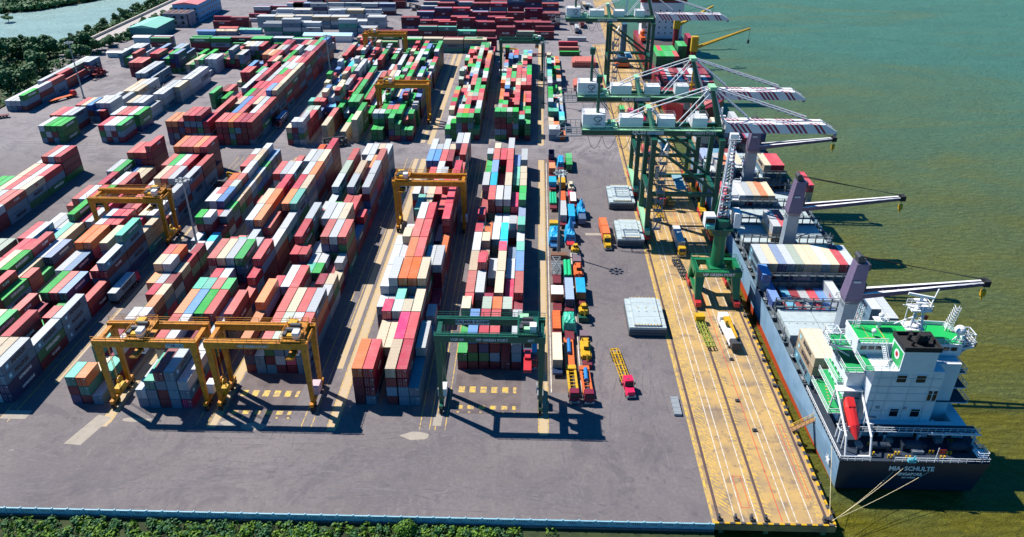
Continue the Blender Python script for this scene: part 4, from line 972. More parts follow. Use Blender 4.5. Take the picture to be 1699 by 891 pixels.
# deck cranes
def deck_crane(yc,ztop=31,blen=31,lift=3.5,x=78.4):
    b=MB(); b.prism([(x-1.9,yc-1.6),(x+1.9,yc-1.6),(x+1.9,yc+1.6),(x-1.9,yc+1.6)],2.2,ztop-12,[(x-1.7,yc-1.6),(x+1.7,yc-1.6),(x+1.7,yc+1.6),(x-1.7,yc+1.6)]); cr=sp(b,'deck_crane',M_pgry)
    zb=ztop-11.9
    b=MB(); b.prism([(x-1.7,yc-1.5),(x+1.7,yc-1.5),(x+1.7,yc+1.5),(x-1.7,yc+1.5)],zb,zb+1.2,[(x-2.1,yc-1.9),(x+2.0,yc-1.9),(x+2.0,yc+1.9),(x-2.1,yc+1.9)]); b.prism([(x-2.1,yc-1.9),(x+2.0,yc-1.9),(x+2.0,yc+1.9),(x-2.1,yc+1.9)],zb+1.2,ztop-1,[(x-1.0,yc-1.5),(x+1.9,yc-1.5),(x+1.9,yc+1.5),(x-1.0,yc+1.5)]); sp(b,'crane_house',M_purp,cr)
    b=MB(); b.box(x-.8,x+.9,yc-1.1,yc+1.1,ztop-1,ztop+.3); b.tube((x-.4,yc-1.3,ztop+.5),(x-.4,yc+1.3,ztop+.5),.7,n=12); b.box(x+1.2,x+2.6,yc-1,yc+.8,ztop-3,ztop-1.4); b.box(x+1.95,x+2.6,yc-1.3,yc+.9,zb+3,zb+5.4); sp(b,'sheave_head',M_dark,cr)
    b=MB(); b.box(x-1.0,x+.7,yc-1.95,yc-1.86,zb+6,zb+6.5); sp(b,'name_plate',M_letg,cr)
    p=Vector((x+1.6,yc-.8,zb+2.0)); q_=Vector((x+blen,yc-.4,zb+2+lift)); b=MB(); c=MB()
    for s in (-1,1):
        p2=p+Vector((0,.8+s*1.3,0)); q2=q_+Vector((0,.4+s*.55,0)); b.beam(p2,q2,.75,1.25,.55,.8); c.beam(p2+Vector((0,0,.66)),q2+Vector((0,0,.44)),.8,.06,.6,.06)
    for i in range(8): t=(i+.6)/8; m_=p.lerp(q_,t)+Vector((0,.6,0)); b.beam(m_+Vector((0,-1.2+.5*t,0)),m_+Vector((0,1.2-.5*t,0)),.3)
    bo=sp(b,'boom',mat('dark_mauve_boom_paint',(.10,.08,.15),.4,amt=.3),cr); sp(c,'boom_top_flange',M_stripew,bo)
    b=MB(); b.box(q_.x-.6,q_.x+1,q_.y-.7,q_.y+1.5,q_.z-.6,q_.z+.9); sp(b,'boom_head',M_black,bo)
    b=MB(); b.beam((q_.x+.5,q_.y+.4,q_.z),(q_.x+.5,q_.y+.4,q_.z-2),.08); b.box(q_.x,q_.x+1,q_.y,q_.y+.9,q_.z-3.6,q_.z-2); b.tube((q_.x+.5,q_.y+.4,q_.z-3.6),(q_.x+.5,q_.y+.4,q_.z-4.6),.25); sp(b,'hook_block',M_yel2,bo)
    b=MB(); 
    for k_ in range(4): b.beam((x-.2,yc-1+k_*.6,ztop+1-.4*k_),(q_.x,q_.y+.1+k_*.2,q_.z+.9),.09)
    sp(b,'luffing_rope',M_black,cr)
    b=MB(); b.beam((x+1.0,yc+1.9,2.4),(x+1.0,yc+1.9,zb),.1); b.rail([(x-2.6,yc-2.4,zb-.3),(x+2.6,yc-2.4,zb-.3),(x+2.6,yc+2.4,zb-.3),(x-2.6,yc+2.4,zb-.3),(x-2.6,yc-2.4,zb-.3)],1.0,1.3,.05); sp(b,'ladder_platform',M_grey,cr)
deck_crane(164.2); deck_crane(213.6); deck_crane(265.2,blen=28,lift=3)
# accommodation block
b=MB(); b.box(71.8,86.2,131.6,144.6,5.5,22.0); sup=sp(b,'accommodation_block',M_super)
b=MB(); b.box(86.2,91.0,134.6,144.6,5.5,21.9); b.box(68.2,71.8,135,144.6,5.5,18.9); b.box(71.0,93.6,130.2,131.6,5.5,8.8); b.box(91.0,93.6,131.6,144.6,5.5,8.8); sp(b,'deckhouse',M_super,sup)
def win(x0,x1,z0,z1,y,par,face='y',nm='window'):
    b=MB()
    if face=='y': b.box(x0,x1,y-.05,y-.004,z0,z1)
    else: b.box(y-.05,y-.004,x0,x1,z0,z1)
    return sp(b,nm,M_glass,par)
for (x0,x1,z0,z1) in ((76.6,78.6,19.2,21.0),(80.6,82.6,19.2,21.0),(77.2,79.0,10.0,12.1),(81.6,83.5,10.0,12.1),(84.1,84.9,14.4,17.0),(85.2,86.0,14.4,17.0)): win(x0,x1,z0,z1,131.6,sup)
for x0 in (74.6,76.4,83,86,90.2): win(x0,x0+.9,5.6,7.7,130.2,sup,nm='door')
for i in range(4): win(137+i*1.9,138+i*1.9,11.2,12.4,68.2,sup,'x','porthole'); win(137+i*1.9,138+i*1.9,14.4,15.6,68.2,sup,'x','porthole')
b=MB(); b.box(72.4,74.6,131.2,131.58,9.6,9.9); b.box(74,74.8,131.3,131.55,12.2,12.6); b.box(79.8,80.4,131.3,131.55,12.2,12.6); b.box(71.9,86.2,131.54,131.6,14.1,14.16); b.box(71.9,86.2,131.54,131.6,18.0,18.06); sp(b,'wall_fitting',M_grey,sup)
for (x0,x1,z0,z1) in ((76.6,78.6,19.2,21.0),(80.6,82.6,19.2,21.0),(77.2,79.0,10.0,12.1),(81.6,83.5,10.0,12.1)):
    b=MB(); b.box(x0-.14,x0,131.45,131.6,z0-.14,z1+.14); b.box(x1,x1+.14,131.45,131.6,z0-.14,z1+.14); b.box(x0,x1,131.45,131.6,z1,z1+.14); b.box(x0,x1,131.45,131.6,z0-.14,z0); sp(b,'window_frame',M_super,sup)
b=MB()
for x in (73.2,75.6,79.8,84.0): b.beam((x,131.5,5.6),(x,131.5,21.5),.09)
for z in (11.5,16.2,20.2): b.beam((72,131.52,z),(86,131.52,z),.06)
sp(b,'pipe_run',M_super,sup)
for (x,y,h,r) in ((73.4,129.0,1.6,.35),(76.2,128.9,1.2,.3),(83.4,129.1,1.4,.4),(88.6,129,1.8,.3),(92.6,133,2.6,.5),(87.6,132.6,2.2,.45),(89.4,132.9,1.5,.3)): b=MB(); b.tube((x,y,5.5),(x,y,5.5+h),r*.7,r*.7,8); b.tube((x,y,5.5+h),(x,y,5.9+h),r*1.2,r*.9,8); sp(b,'ventilator',M_super,sup)
for (x,y,w_,d_,h) in ((80.6,124.8,2.4,1.2,.7),(86.8,128.2,1.6,1.0,1.1),(76.4,127.9,1.4,.9,.9),(69.6,126.2,1.2,1.6,.8)): b=MB(); b.box(x,x+w_,y,y+d_,5.5,5.5+h); sp(b,'deck_locker',M_grey)
# decks and rails, from the poop up
def deck(x0,x1,y0,y1,z,nm='side_deck',rails='lrfb',m=M_gdeck):
    b=MB(); b.box(x0,x1,y0,y1,z-.22,z-.02); d=sp(b,nm,M_super,sup); b=MB(); b.box(x0+.1,x1-.1,y0+.1,y1-.1,z-.02,z+.01); sp(b,'deck_coating',m,d)
    b=MB()
    if 'l' in rails:b.rail([(x0+.05,y0,z),(x0+.05,y1,z)],1.1,1.5,.05)
    if 'r' in rails:b.rail([(x1-.05,y0,z),(x1-.05,y1,z)],1.1,1.5,.05)
    if 'f' in rails:b.rail([(x0,y0+.05,z),(x1,y0+.05,z)],1.1,1.5,.05)
    if 'b' in rails:b.rail([(x0,y1-.05,z),(x1,y1-.05,z)],1.1,1.5,.05)
    if b.v: sp(b,'railing',M_super,d)
    return d
deck(65.2,71.8,133.5,145.4,9.0,rails='lf'); deck(66.2,71.8,134.5,145.2,12.1,rails='lf'); deck(66.9,71.8,136.5,145.2,15.2,rails='lf'); deck(67.4,71.8,135.2,145,18.9,rails='lf')
deck(69.6,76.4,131.7,137.4,21.98,rails='lf'); deck(66,95,127.8,130.2,8.95,'aft_walkway','f',M_deck); deck(86.2,94.6,134,144,12.1,rails='r',m=M_deck); deck(86.2,94.0,135.2,144,15.2,rails='r',m=M_deck); deck(86.2,93.6,136.2,144,18.4,rails='rf',m=M_deck)
b=MB()
for x in (84.5,87.5,90.5,93.5): b=MB(); b.beam((x,126.6,9.9),(x+1.2,130.2,7.0),.3); sp(b,'walkway_bracket',M_super,sup)
for x in (66.2,94.5): b=MB(); b.beam((x,128,5.5),(x,128,9),.35); sp(b,'walkway_post',M_super,sup)
b=MB(); b.box(84,95,126.9,127.2,9.0,9.3); sp(b,'edge_beam',M_super,sup)
b=MB()
for (x,y0,z0,y1,z1) in ((71.0,134,9,139,12.1),(70.9,136,12.1,141,15.2),(70.6,137,15.2,142,18.9),(74.6,132.6,21.98,136.6,25.0)):
    for s in (-.35,.35): b.beam((x+s,y0,z0),(x+s,y1,z1),.09); b.beam((x+s,y0,z0+1),(x+s,y1,z1+1),.07)
    for i in range(12): t=i/12; b.box(x-.35,x+.35,y0+(y1-y0)*t,y0+(y1-y0)*t+.25,z0+(z1-z0)*t,z0+(z1-z0)*t+.05)
sp(b,'stairway',M_super,sup)
b=MB()
for i in range(7): b.box(66.3+.2*i,66.7+.2*i,136+i*1.1,136.4+i*1.1,9.012,9.03); b.box(68.9,69.4,136+i*1.1,136.4+i*1.1,9.012,9.03)
sp(b,'deck_marking',M_ypaint,sup)
# bridge
b=MB(); b.box(69.6,91.8,137.4,144.6,22.0,24.9); wh=sp(b,'wheelhouse',M_super,sup)
for x0 in (70.4,72,73.6,84.6,86.2,87.8,89.4): win(x0,x0+1.3,23.3,24.2,137.4,wh)
b=MB(); b.prism([(69.4,137.2),(92.0,137.2),(92.6,141),(90.8,144.8),(84,145.3),(83,144.6),(69.4,144.8)],24.9,25.05); rf=sp(b,'wheelhouse_roof',M_super,wh)
b=MB(); b.prism([(69.7,137.5),(91.6,137.5),(92.2,141),(90.5,144.5),(84,145.0),(82.9,144.3),(69.7,144.5)],25.05,25.08); sp(b,'roof_coating',mat('bright_green_roof_paint',(.01,.42,.09),.5,amt=.15),rf)
b=MB(); P_=[(69.5,137.3),(69.5,144.7),(83,144.5),(84,145.2),(90.7,144.7),(92.5,141),(91.9,137.3)]
for p,q_ in zip(P_,P_[1:]): b.beam((*p,25.5),(*q_,25.5),.18,.9)
b.rail([(69.6,137.3,25.05),(75.8,137.3,25.05)],1.1,1,.06); b.rail([(84.4,137.3,25.05),(91.8,137.3,25.05)],1.1,1,.06); sp(b,'bulwark',M_super,rf)
b=MB(); b.box(71.5,75.9,139.2,139.35,25.085,25.1); b.box(75.8,75.95,137.6,144,25.085,25.1); b.box(72.5,72.62,137.6,143.4,25.085,25.1); sp(b,'roof_marking',M_ypaint,rf)
for sgn in (-1,1):
    xi=69.6 if sgn<0 else 91.8; xo=65.0 if sgn<0 else 96.2; a_,c_=min(xi,xo),max(xi,xo)
    b=MB(); b.prism([(a_,139.2 if sgn>0 else 140.4),(c_,140.4 if sgn>0 else 139.2),(c_,144.6),(a_,144.6)],22.0,22.5); wg=sp(b,'bridge_wing',M_super,wh)
    b=MB(); b.prism([(a_+.2,139.4 if sgn>0 else 140.6),(c_-.2,140.6 if sgn>0 else 139.4),(c_-.2,144.3),(a_+.2,144.3)],22.5,22.53); sp(b,'deck_coating',M_gdeck if sgn<0 else M_deck,wg)
    b=MB(); b.rail([(xi,140.4,22.5),(xo,140.2,22.5),(xo,144.4,22.5),(xi,144.5,22.5)],1.15,1,.08); e_=xo-sgn*2.4
    for yy in (141,144): b.beam((xo,yy,22.5),(xo,yy,25),.16); b.beam((e_,yy,22.5),(e_,yy,25),.16); b.beam((xo,yy,25),(e_,yy,25),.16)
    b.beam((xo,141,25),(xo,144,25),.16); b.beam((e_,141,25),(e_,144,25),.16); b.beam((xo,141,25),(e_,144,25),.1); b.beam((xi,139.6,20.0),(xo,141.5,22.0),.3); sp(b,'wing_frame',M_super,wg)
# funnel
b=MB(); b.box(76.7,83.7,131.64,137.2,22.0,27.0); fu=sp(b,'funnel',M_super,sup)
b=MB(); b.box(76.66,76.70,132,136.6,22.2,26.2); sp(b,'side_panel',mat('funnel_green_paint',(.02,.40,.10),.4),fu)
b=MB(); n=16; b.v=[(76.62,134.3+1.1*math.cos(i*2*math.pi/n),24.5+1.1*math.sin(i*2*math.pi/n)) for i in range(n)]; b.face(list(range(n))[::-1]); sp(b,'funnel_badge',M_letw,fu)
b=MB(); b.v=[(76.60,134.3+.6*math.cos(i*2*math.pi/n),24.5+.6*math.sin(i*2*math.pi/n)) for i in range(n)]; b.face(list(range(n))[::-1]); sp(b,'funnel_badge',M_red,fu)
b=MB(); b.box(76.4,84.0,131.4,137.5,27.0,27.35); b.box(76.4,76.7,131.4,137.5,27.35,28.1); b.box(83.7,84,131.4,137.5,27.35,28.1); b.box(76.7,83.7,131.4,131.7,27.35,28.1); b.box(76.7,83.7,137.2,137.5,27.35,28.1)
for (x,y,r,h) in ((80.4,134.4,.75,2.6),(78.8,135.6,.4,1.8),(78.7,133.4,.3,1.5),(81.9,133.2,.45,1.4),(82.4,135.5,.6,2.0),(80.9,136.2,.3,1.6)): b.tube((x,y,27.3),(x,y-.5,27.3+h),r,n=10)
b.ball((81.4,134.2,28.6),1.0,10,6); sp(b,'funnel_top',M_black,fu)
# radar mast, lattice mast, domes
b=MB(); bx,by=82.2,141.0
for p in ((-1.6,-1.2),(1.6,-1.2),(0,1.5)): b.beam((bx+p[0],by+p[1],25.1),(bx+p[0]*.4,by+p[1]*.4,31.5),.35)
b.box(bx-2.4,bx+1.6,by-2,by+1.6,27.2,27.35); b.rail([(bx-2.4,by-2,27.35),(bx+1.6,by-2,27.35),(bx+1.6,by+1.6,27.35)],1.1,.9,.05); b.box(bx-2,bx+2.2,by-1.4,by+1.6,31.5,31.8); b.rail([(bx-2,by-1.4,31.8),(bx+2.2,by-1.4,31.8),(bx+2.2,by+1.6,31.8),(bx-2,by+1.6,31.8)],1.1,1,.06)
b.tube((bx,by,31.8),(bx,by,34.4),.35); b.box(bx-1.2,bx+1.2,by-1,by+1,33.4,33.5); b.beam((bx-2.7,by+.6,34.9),(bx+2.3,by-.4,34.4),.4,.5); b.tube((bx,by,34.4),(bx,by,34.8),.2); b.beam((bx+2.2,by,31.8),(bx+3.2,by+.4,36.2),.22); b.beam((bx-1,by,31.8),(bx-3.6,by-.2,32.6),.2); b.beam((bx-4.6,by-.6,28),(bx,by,29.8),.2); b.beam((bx-2.3,by,27.3),(bx-2.3,by,31.8),.16)
for z in (28.4,29.8,31): b.beam((bx-1.2,by-.9,z),(bx+1.2,by-.9,z+.6),.14); b.beam((bx+1.2,by-.9,z),(bx-1.2,by-.9,z+.6),.14)
sp(b,'radar_mast',M_white,rf)
b=MB(); b.v=[(bx+1.4,by-.5,30.4),(bx+2.3,by-.5,29.9),(bx+2.1,by-.5,28.9),(bx+1.3,by-.5,29.3)]; b.face([0,1,2,3]); b.face([3,2,1,0]) if 0 else None; sp(b,'flag',M_red,rf)
b=MB()
for px_,py_ in ((0,0),(1.3,0),(0,1.3),(1.3,1.3)): b.beam((90+px_,142.4+py_,25.1),(91.2+px_*.6,142.4+py_*.6,31),.13)
for i in range(9): z=25.6+i*.62; t=i/9*1.1; b.beam((90+t,142.4,z),(91.2+t*.5,142.4,z+.5),.09); b.beam((91.3+t*.6,142.4,z),(90+t,142.4,z+.5),.09); b.beam((90+t,142.4,z),(90.1+t,143.6,z+.5),.09)
sp(b,'lattice_mast',M_white,rf); b=MB()
for px_,py_ in ((0,0),(1.2,0),(0,1.2),(1.2,1.2)): b.beam((70.6+px_,143+py_,22.5),(71+px_*.7,143+py_*.7,30.5),.12)
for i in range(12): z=22.6+i*.65; b.beam((70.7,143,z),(71.8,143,z+.5),.08); b.beam((71.8,143,z),(70.7,143,z+.5),.08)
sp(b,'lattice_mast',M_white,rf)
b=MB(); b.ball((91.0,138.9,27.6),1.15,14,8); b.tube((91,138.9,25.1),(91,138.9,26.6),.3); [b.beam((91+dx_,138.9+dy_,25.1),(91,138.9,26.3),.14) for dx_,dy_ in((-1,0),(1,0),(0,-1),(0,1))]; sp(b,'satellite_dome',M_white,rf); b=MB(); b.ball((76.0,143.2,28.3),.6,10,6); b.box(74.6,77.4,142.2,144.2,27.2,27.35); b.rail([(74.6,142.2,27.35),(77.4,142.2,27.35),(77.4,144.2,27.35)],.9,.9,.05); b.tube((76,143.2,25.1),(76,143.2,27.2),.45); sp(b,'satellite_dome',M_white,rf); b=MB(); b.ball((73.6,139.9,26.4),.55,10,6); b.tube((73.6,139.9,25.1),(73.6,139.9,26),.15); sp(b,'satellite_dome',M_white,rf)
# lifeboat and its frame
b=MB(); p=Vector((68.5,133.4,13.3)); q_=Vector((69.0,125.6,7.6)); d=(q_-p).normalized()
b.tube(p,p+d*2.2,.95,1.35,12); b.tube(p+d*2.2,p+d*6.2,1.35,1.3,12); b.tube(p+d*6.2,p+d*9.0,1.3,.25,12); b.beam(p+d*.9+Vector((0,0,1.1)),p+d*3+Vector((0,0,1.2)),1.5,.9)
lb=sp(b,'lifeboat',mat('lifeboat_orange',(.72,.03,.03),.35,amt=.15))
b=MB()
for x in (66.2,71.4): b.tube((x,123.6,5.6),(x,125.2,9.6),.22); b.tube((x,125.2,9.6),(x,134.8,15.0),.24); b.tube((x,134.8,15),(x,135.6,9),.2); b.tube((x,129.4,12),(x,129.6,5.6),.2)
b.beam((66.2,134.8,15),(71.4,134.8,15),.35); b.beam((66.2,123.6,5.8),(71.4,123.6,5.8),.3); b.beam((66.2,126,10),(66.2,126,5.6),.2); b.box(66,71.6,133.5,135.5,14.9,15.1); sp(b,'davit_frame',M_white)
# poop deck gear
b=MB(); b.rail([(64.8,146,5.5),(64.8,122.5,5.5),(71,122.4,5.5)],1.15,1.3,.06); b.rail([(76,122.4,5.5),(92.4,122.4,5.5)],1.15,1.5,.05); b.rail([(92.4,122.4,5.5),(95.4,122.4,5.5),(95.4,146,5.5)],1.15,1.5,.05)
b.box(93,95.1,122.8,125.4,6.6,6.7); b.rail([(93,122.8,6.7),(95.1,122.8,6.7),(95.1,125.4,6.7),(93,125.4,6.7),(93,122.8,6.7)],1.2,.7,.05); sp(b,'stern_railing',M_super)
for (x,y,s) in ((74,126.2,1),(81,126.6,1.3),(90.6,126.4,1.2)):
    b=MB(); b.tube((x-1.3*s,y,6.5),(x+1.3*s,y,6.5),.75*s,n=14); b.box(x+1.4*s,x+2.2*s,y-.7,y+.7,5.5,7.0); b.box(x-1.7*s,x-1.4*s,y-.9,y+.9,5.5,7.3); sp(b,'mooring_winch',M_deck)
for (x,y) in ((75.4,123.6),(77.2,124.6),(79,123.4),(72.6,127.4),(84.6,125.2),(88.2,125),(92.2,127.2),(86.2,123.6),(71.9,124.4),(90,128.6)):
    b=MB(); b.tube((x-.25,y,5.5),(x-.25,y,6.3),.2); b.tube((x+.45,y,5.5),(x+.45,y,6.3),.2); sp(b,'bollard',M_yel2)
b=MB(); b.tube((84.4,122.7,5.5),(84.4,122.7,9.2),.08); b.v; sp(b,'flagstaff',M_white); b=MB(); b.box(84.45,86.0,122.66,122.72,7.6,8.8); sp(b,'ensign',M_red)
b=MB(); b.box(78.8,80.4,122.1,122.9,5.5,6.3); b.tube((79.6,122.3,6.3),(79.9,122.3,7.3),.15); sp(b,'stern_light_box',mat('cyan_paint',(.1,.5,.6),.5))
# forecastle
b=MB(); b.tube((78,330,5.6),(78,330,7),1.0,n=12); b.box(82,86,329,331,5.6,7.2); b.tube((82,334,6.4),(84.5,334,6.4),.8); sp(b,'windlass',M_orange)
b=MB(); b.tube((81,326,5.6),(81,326,16),.55,.35,10); b.box(79.2,82.8,325.2,326.8,12,12.3); b.box(79.5,82.5,324.5,327.5,5.6,8.5); sp(b,'foremast',M_white)
# mooring ropes and gangway
def rope(a_,c_,lab,sag=.6,col=None):
    b=MB(); A=Vector(a_);B_=Vector(c_); pts=[A.lerp(B_,i/8)-Vector((0,0,sag*4*(i/8)*(1-i/8))) for i in range(9)]
    pts=[p-A for p in pts]
    for p,q_ in zip(pts,pts[1:]): b.tube(p,q_,.05,n=5)
    o=b.obj('mooring_rope',mat('pale_rope',(.75,.62,.38),.8,amt=.1)); o.location=A; tag(o,lab,'rope','mooring ropes of the ship'); return o
rope((60.3,110.6,.5),(78.6,122.2,4.6),'taut pale mooring rope, highest of the fan from quay corner to ship stern')
rope((60.3,110.6,.5),(76.6,122.6,2.6),'pale mooring rope, middle of the fan from quay corner to ship stern',.9)
rope((60.5,110.8,.5),(84.6,122.5,3.6),'longest pale mooring rope reaching under the white name on the stern',.7)
rope((60.4,112.2,.5),(64.5,126.6,5.6),'white mooring rope running up beside the star on the hull side',.3)
g=thing('gangway','rusty orange gangway between the quay edge and the ship side','gangway',(60.8,137.5,0))
b=MB(); b.beam((-1.0,0,.5),(4.4,.6,3.6),1.4,.15); b.obj('ramp',M_rust,g)
b=MB(); b.rail([(-1,-.65,.6),(4.4,-.05,3.7)],1,1,.05); b.rail([(-1,.65,.6),(4.4,1.25,3.7)],1,1,.05); b.obj('handrail',M_yel2,g)
# ---------------------------------------------------------------- the distant second ship
M_hred=mat('dark_red_hull_paint',(.24,.02,.03),.45,amt=.4)
S2=thing('container_ship','distant red-hulled ship with white block, orange top and yellow cranes','container ship',(78,355,-4)); O2=(78,355,-4)
def s2(b,n,m,par=None): return fin(b,n,m,par or S2,O2)
pl=[(64.6,372),(71,361),(78.5,355),(86,361),(92.6,372),(93,392),(93,520),(64.2,520),(64.2,392)]
b=MB(); b.prism([(78+(p[0]-78)*.93,p[1]+2) for p in pl],-6,-2.6,[(78+(p[0]-78)*.95,p[1]+1) for p in pl]); s2(b,'hull_bottom',M_boot)
b=MB(); b.prism([(78+(p[0]-78)*.95,p[1]+1) for p in pl],-2.6,5.5,pl); s2(b,'hull',M_hred)
b=MB(); b.prism([(66,373),(78.5,357),(91,373),(92,385),(65.5,385)],5.5,6.0); s2(b,'forecastle_deck',mat('pinkish_deck',(.5,.16,.15),.7))
b=MB(); b.tube((76,372,6),(76,372,19),.6,.4); b.box(73.5,78.5,371,373,12,12.4); b.rail([(73.5,371,12.4),(78.5,371,12.4)],1,1.2,.1); s2(b,'foremast',M_yel2)
b=MB(); b.box(66,91,390,496,4.5,5.6); s2(b,'hatch_cover',M_hold)
for (y_,cs_) in ((392,'RwRkRwwRkR'),(406,'rwRRkRwnRR')):
    for i_,c_ in enumerate(cs_): oo=put('shipping_container',body_mesh(12.19,c_),None,(66.3+i_*2.5,y_,5.62)); tag(oo,'%s container low on the distant red ship, %s from port, %s bay'%(PAL[c_][2],ORD[i_+1],'front' if y_<400 else 'second'),'container','shipping containers stacked in the yard and aboard ship')
for (xa,xb,ya,yb,z,m) in ((66.5,79,428,447,12.2,PAL['g']),(80,86,440,452,15,PAL['g']),(86.5,91,448,460,17.5,PAL['R']),(88.5,92,452,462,17,PAL['g'])):
    for x in range(int((xb-xa)/2.5)): 
        for q_ in range(2 if yb-ya>14 else 1):
            for zz in range(int((z-6.6)/TH)):
                BOXX=dict(b='FS',ci=x,bi=q_,x=xa+x*2.5,y=ya+q_*12.4,z=6.62+zz*TH,L=12.19,ay=True)
                vs,fs,mi=TPL[(12.19,True)]
                cc='g' if m is PAL['g'] else 'R'
                if (x*7+q_*3+zz)%6==5: cc='r'
                oo=put('shipping_container',body_mesh(12.19,cc),None,(BOXX['x'],BOXX['y'],BOXX['z'])); EXTRA.append((oo,cc,x,q_,zz,xa))
b=MB(); b.box(66.5,91.5,497,512,5.5,27); ac=s2(b,'accommodation_block',M_white)
b=MB()
for i in range(6):
    for j in range(5): b.box(69+i*3.9,69.8+i*3.9,496.93,496.99,8.5+j*3.4,9.4+j*3.4)
s2(b,'window',M_glass,ac)
b=MB(); b.box(64.8,93.2,498,508,27.0,30.2); s2(b,'wheelhouse',M_red,ac); b=MB(); b.box(66,92,497.9,497.97,28,29.3); s2(b,'window',M_glass,ac)
b=MB(); b.box(66,91,499,509,30.2,31.6); s2(b,'wheelhouse_top',mat('orange_red_roof',(.7,.1,.03),.5),ac)
for x in (74,79): b=MB(); b.tube((x,516,27),(x,516,33),1.6,n=12); s2(b,'funnel',M_black,ac); b=MB(); b.tube((x,516,33),(x,516,39),1.6,n=12); s2(b,'funnel',M_yel2,ac)
b=MB(); b.ball((66.2,489,11),1.8,10,6); b.box(64.8,67.6,484,494,7,9); s2(b,'lifeboat',M_orange)
for (x,y,zt,bl,dy,lift) in ((87,431,22,30,4,9.5),(83,468,26,22,10,9),(80,520,34,24,6,10)):
    b=MB(); b.tube((x,y,5),(x,y,zt-8),1.7,n=10); cr=s2(b,'deck_crane',M_hred); b=MB(); b.box(x-1.8,x+1.8,y-1.6,y+1.6,zt-8,zt); s2(b,'crane_house',M_yel2,cr)
    b=MB()
    for s in (-1,1): b.beam((x+1,y+s*1.2,zt-6),(x+bl,y+dy+s*.5,zt-6+lift),.8,1.0,.5,.7)
    bb=s2(b,'boom',M_yel2,cr); b=MB(); b.beam((x,y,zt+.5),(x+bl,y+dy,zt-5+lift),.15); b.beam((x+bl,y+dy,zt-6+lift),(x+bl,y+dy,zt-12+lift),.15); b.box(x+bl-.5,x+bl+.5,y+dy-.5,y+dy+.5,zt-14+lift,zt-12+lift); s2(b,'luffing_rope',M_dark,cr)
for k_,(oo,cc,x,q_,zz,xa) in enumerate(EXTRA):
    tag(oo,'%s container aboard the distant ship, %s column of %s stack, %s row, %s tier'%('green' if cc=='g' else ('red' if cc=='r' else 'maroon'),ORD[x+1],{66.5:'low green',80:'middle green',86.5:'maroon',88.5:'outer green'}[xa],ORD[q_+1],ORD[zz+1]),'container','shipping containers stacked in the yard and aboard ship')
# ---------------------------------------------------------------- hatch covers stacked on the apron
def hatch_stack(label,x0,x1,y0,y1,n=3,m=None,mt=None,name='hatch_cover_stack'):
    w,d=x1-x0,y1-y0; o=thing(name,label,'hatch covers',(x0,y0,0),0,'hatch covers set down on the apron')
    for k in range(n):
        z=.3+k*.95; b=MB(); b.box(0,w,0,d,z,z+.75); 
        for i in range(9): b.box(.2+i*(w-.6)/8,.4+i*(w-.6)/8,-.08,0,z,z+.75)
        if k==n-1:
            b.box(1.5,w-1.5,.5,d-.1,z+.75,z+1.2); b.box(1.35,1.5,.5,d-.1,z+.75,z+1.3); b.box(w-1.5,w-1.35,.5,d-.1,z+.75,z+1.3)
            for i in range(3): b.box(3+i*2.2,3.35+i*2.2,d*.5-.25,d*.5+.1,z+1.2,z+1.36)
            b.box(1.6,w-1.6,d*.32,d*.32+.1,z+1.2,z+1.25); b.box(1.6,w-1.6,d*.8,d*.8+.1,z+1.2,z+1.25)
            for i in range(4): b.box(.0,1.3,1+i*d/4.2,1.12+i*d/4.2,z+.75,z+.82); b.box(w-1.3,w,1+i*d/4.2,1.12+i*d/4.2,z+.75,z+.82)
            p=b.obj('hatch_cover',m or M_hatch,o)
            c=MB()
            for i in range(9): c.box(1.6+i*(w-3.4)/8,1.9+i*(w-3.4)/8,.45,.9,z+1.2,z+1.32)
            for i in range(7): c.box(2+i*(w-4)/6,2.3+i*(w-4)/6,d-.1,d+.25,z+.6,z+1.25)
            for i in range(3): c.box(3.1+i*2.2,3.4+i*2.2,d*.62,d*.62+.3,z+1.2,z+1.32)
            c.obj('locking_cleat',mt or M_yel2,p)
        else: b.obj('hatch_cover',M_lash if not m else m,o)
    b=MB(); [b.box(i*(w-.6)/3,i*(w-.6)/3+.6,.3,d-.3,0,.3) for i in range(4)]; b.obj('timber_bearer',M_rust,o)
    return o
hatch_stack('nearest stack of pale grey hatch covers on the apron, with yellow fittings',26.6,36.6,174.8,189.5)
hatch_stack('pale grey hatch cover stack beside the orange truck',28.0,36.8,226.6,240.5)
hatch_stack('pale grey hatch cover stack farthest up the apron, crossed by a blue shadow',27.6,36.9,255.5,270.0)
M_redh=mat('salmon_hatch_paint',(.58,.17,.13),.6,dark=(.4,.1,.08),amt=.6)
hatch_stack('salmon red hatch cover stack on the apron, nearer of two',20.6,35.0,402,414,3,M_redh,M_dark)
hatch_stack('salmon red hatch cover stack on the apron, farther of two',21.6,35.4,448,460,3,M_redh,M_dark)
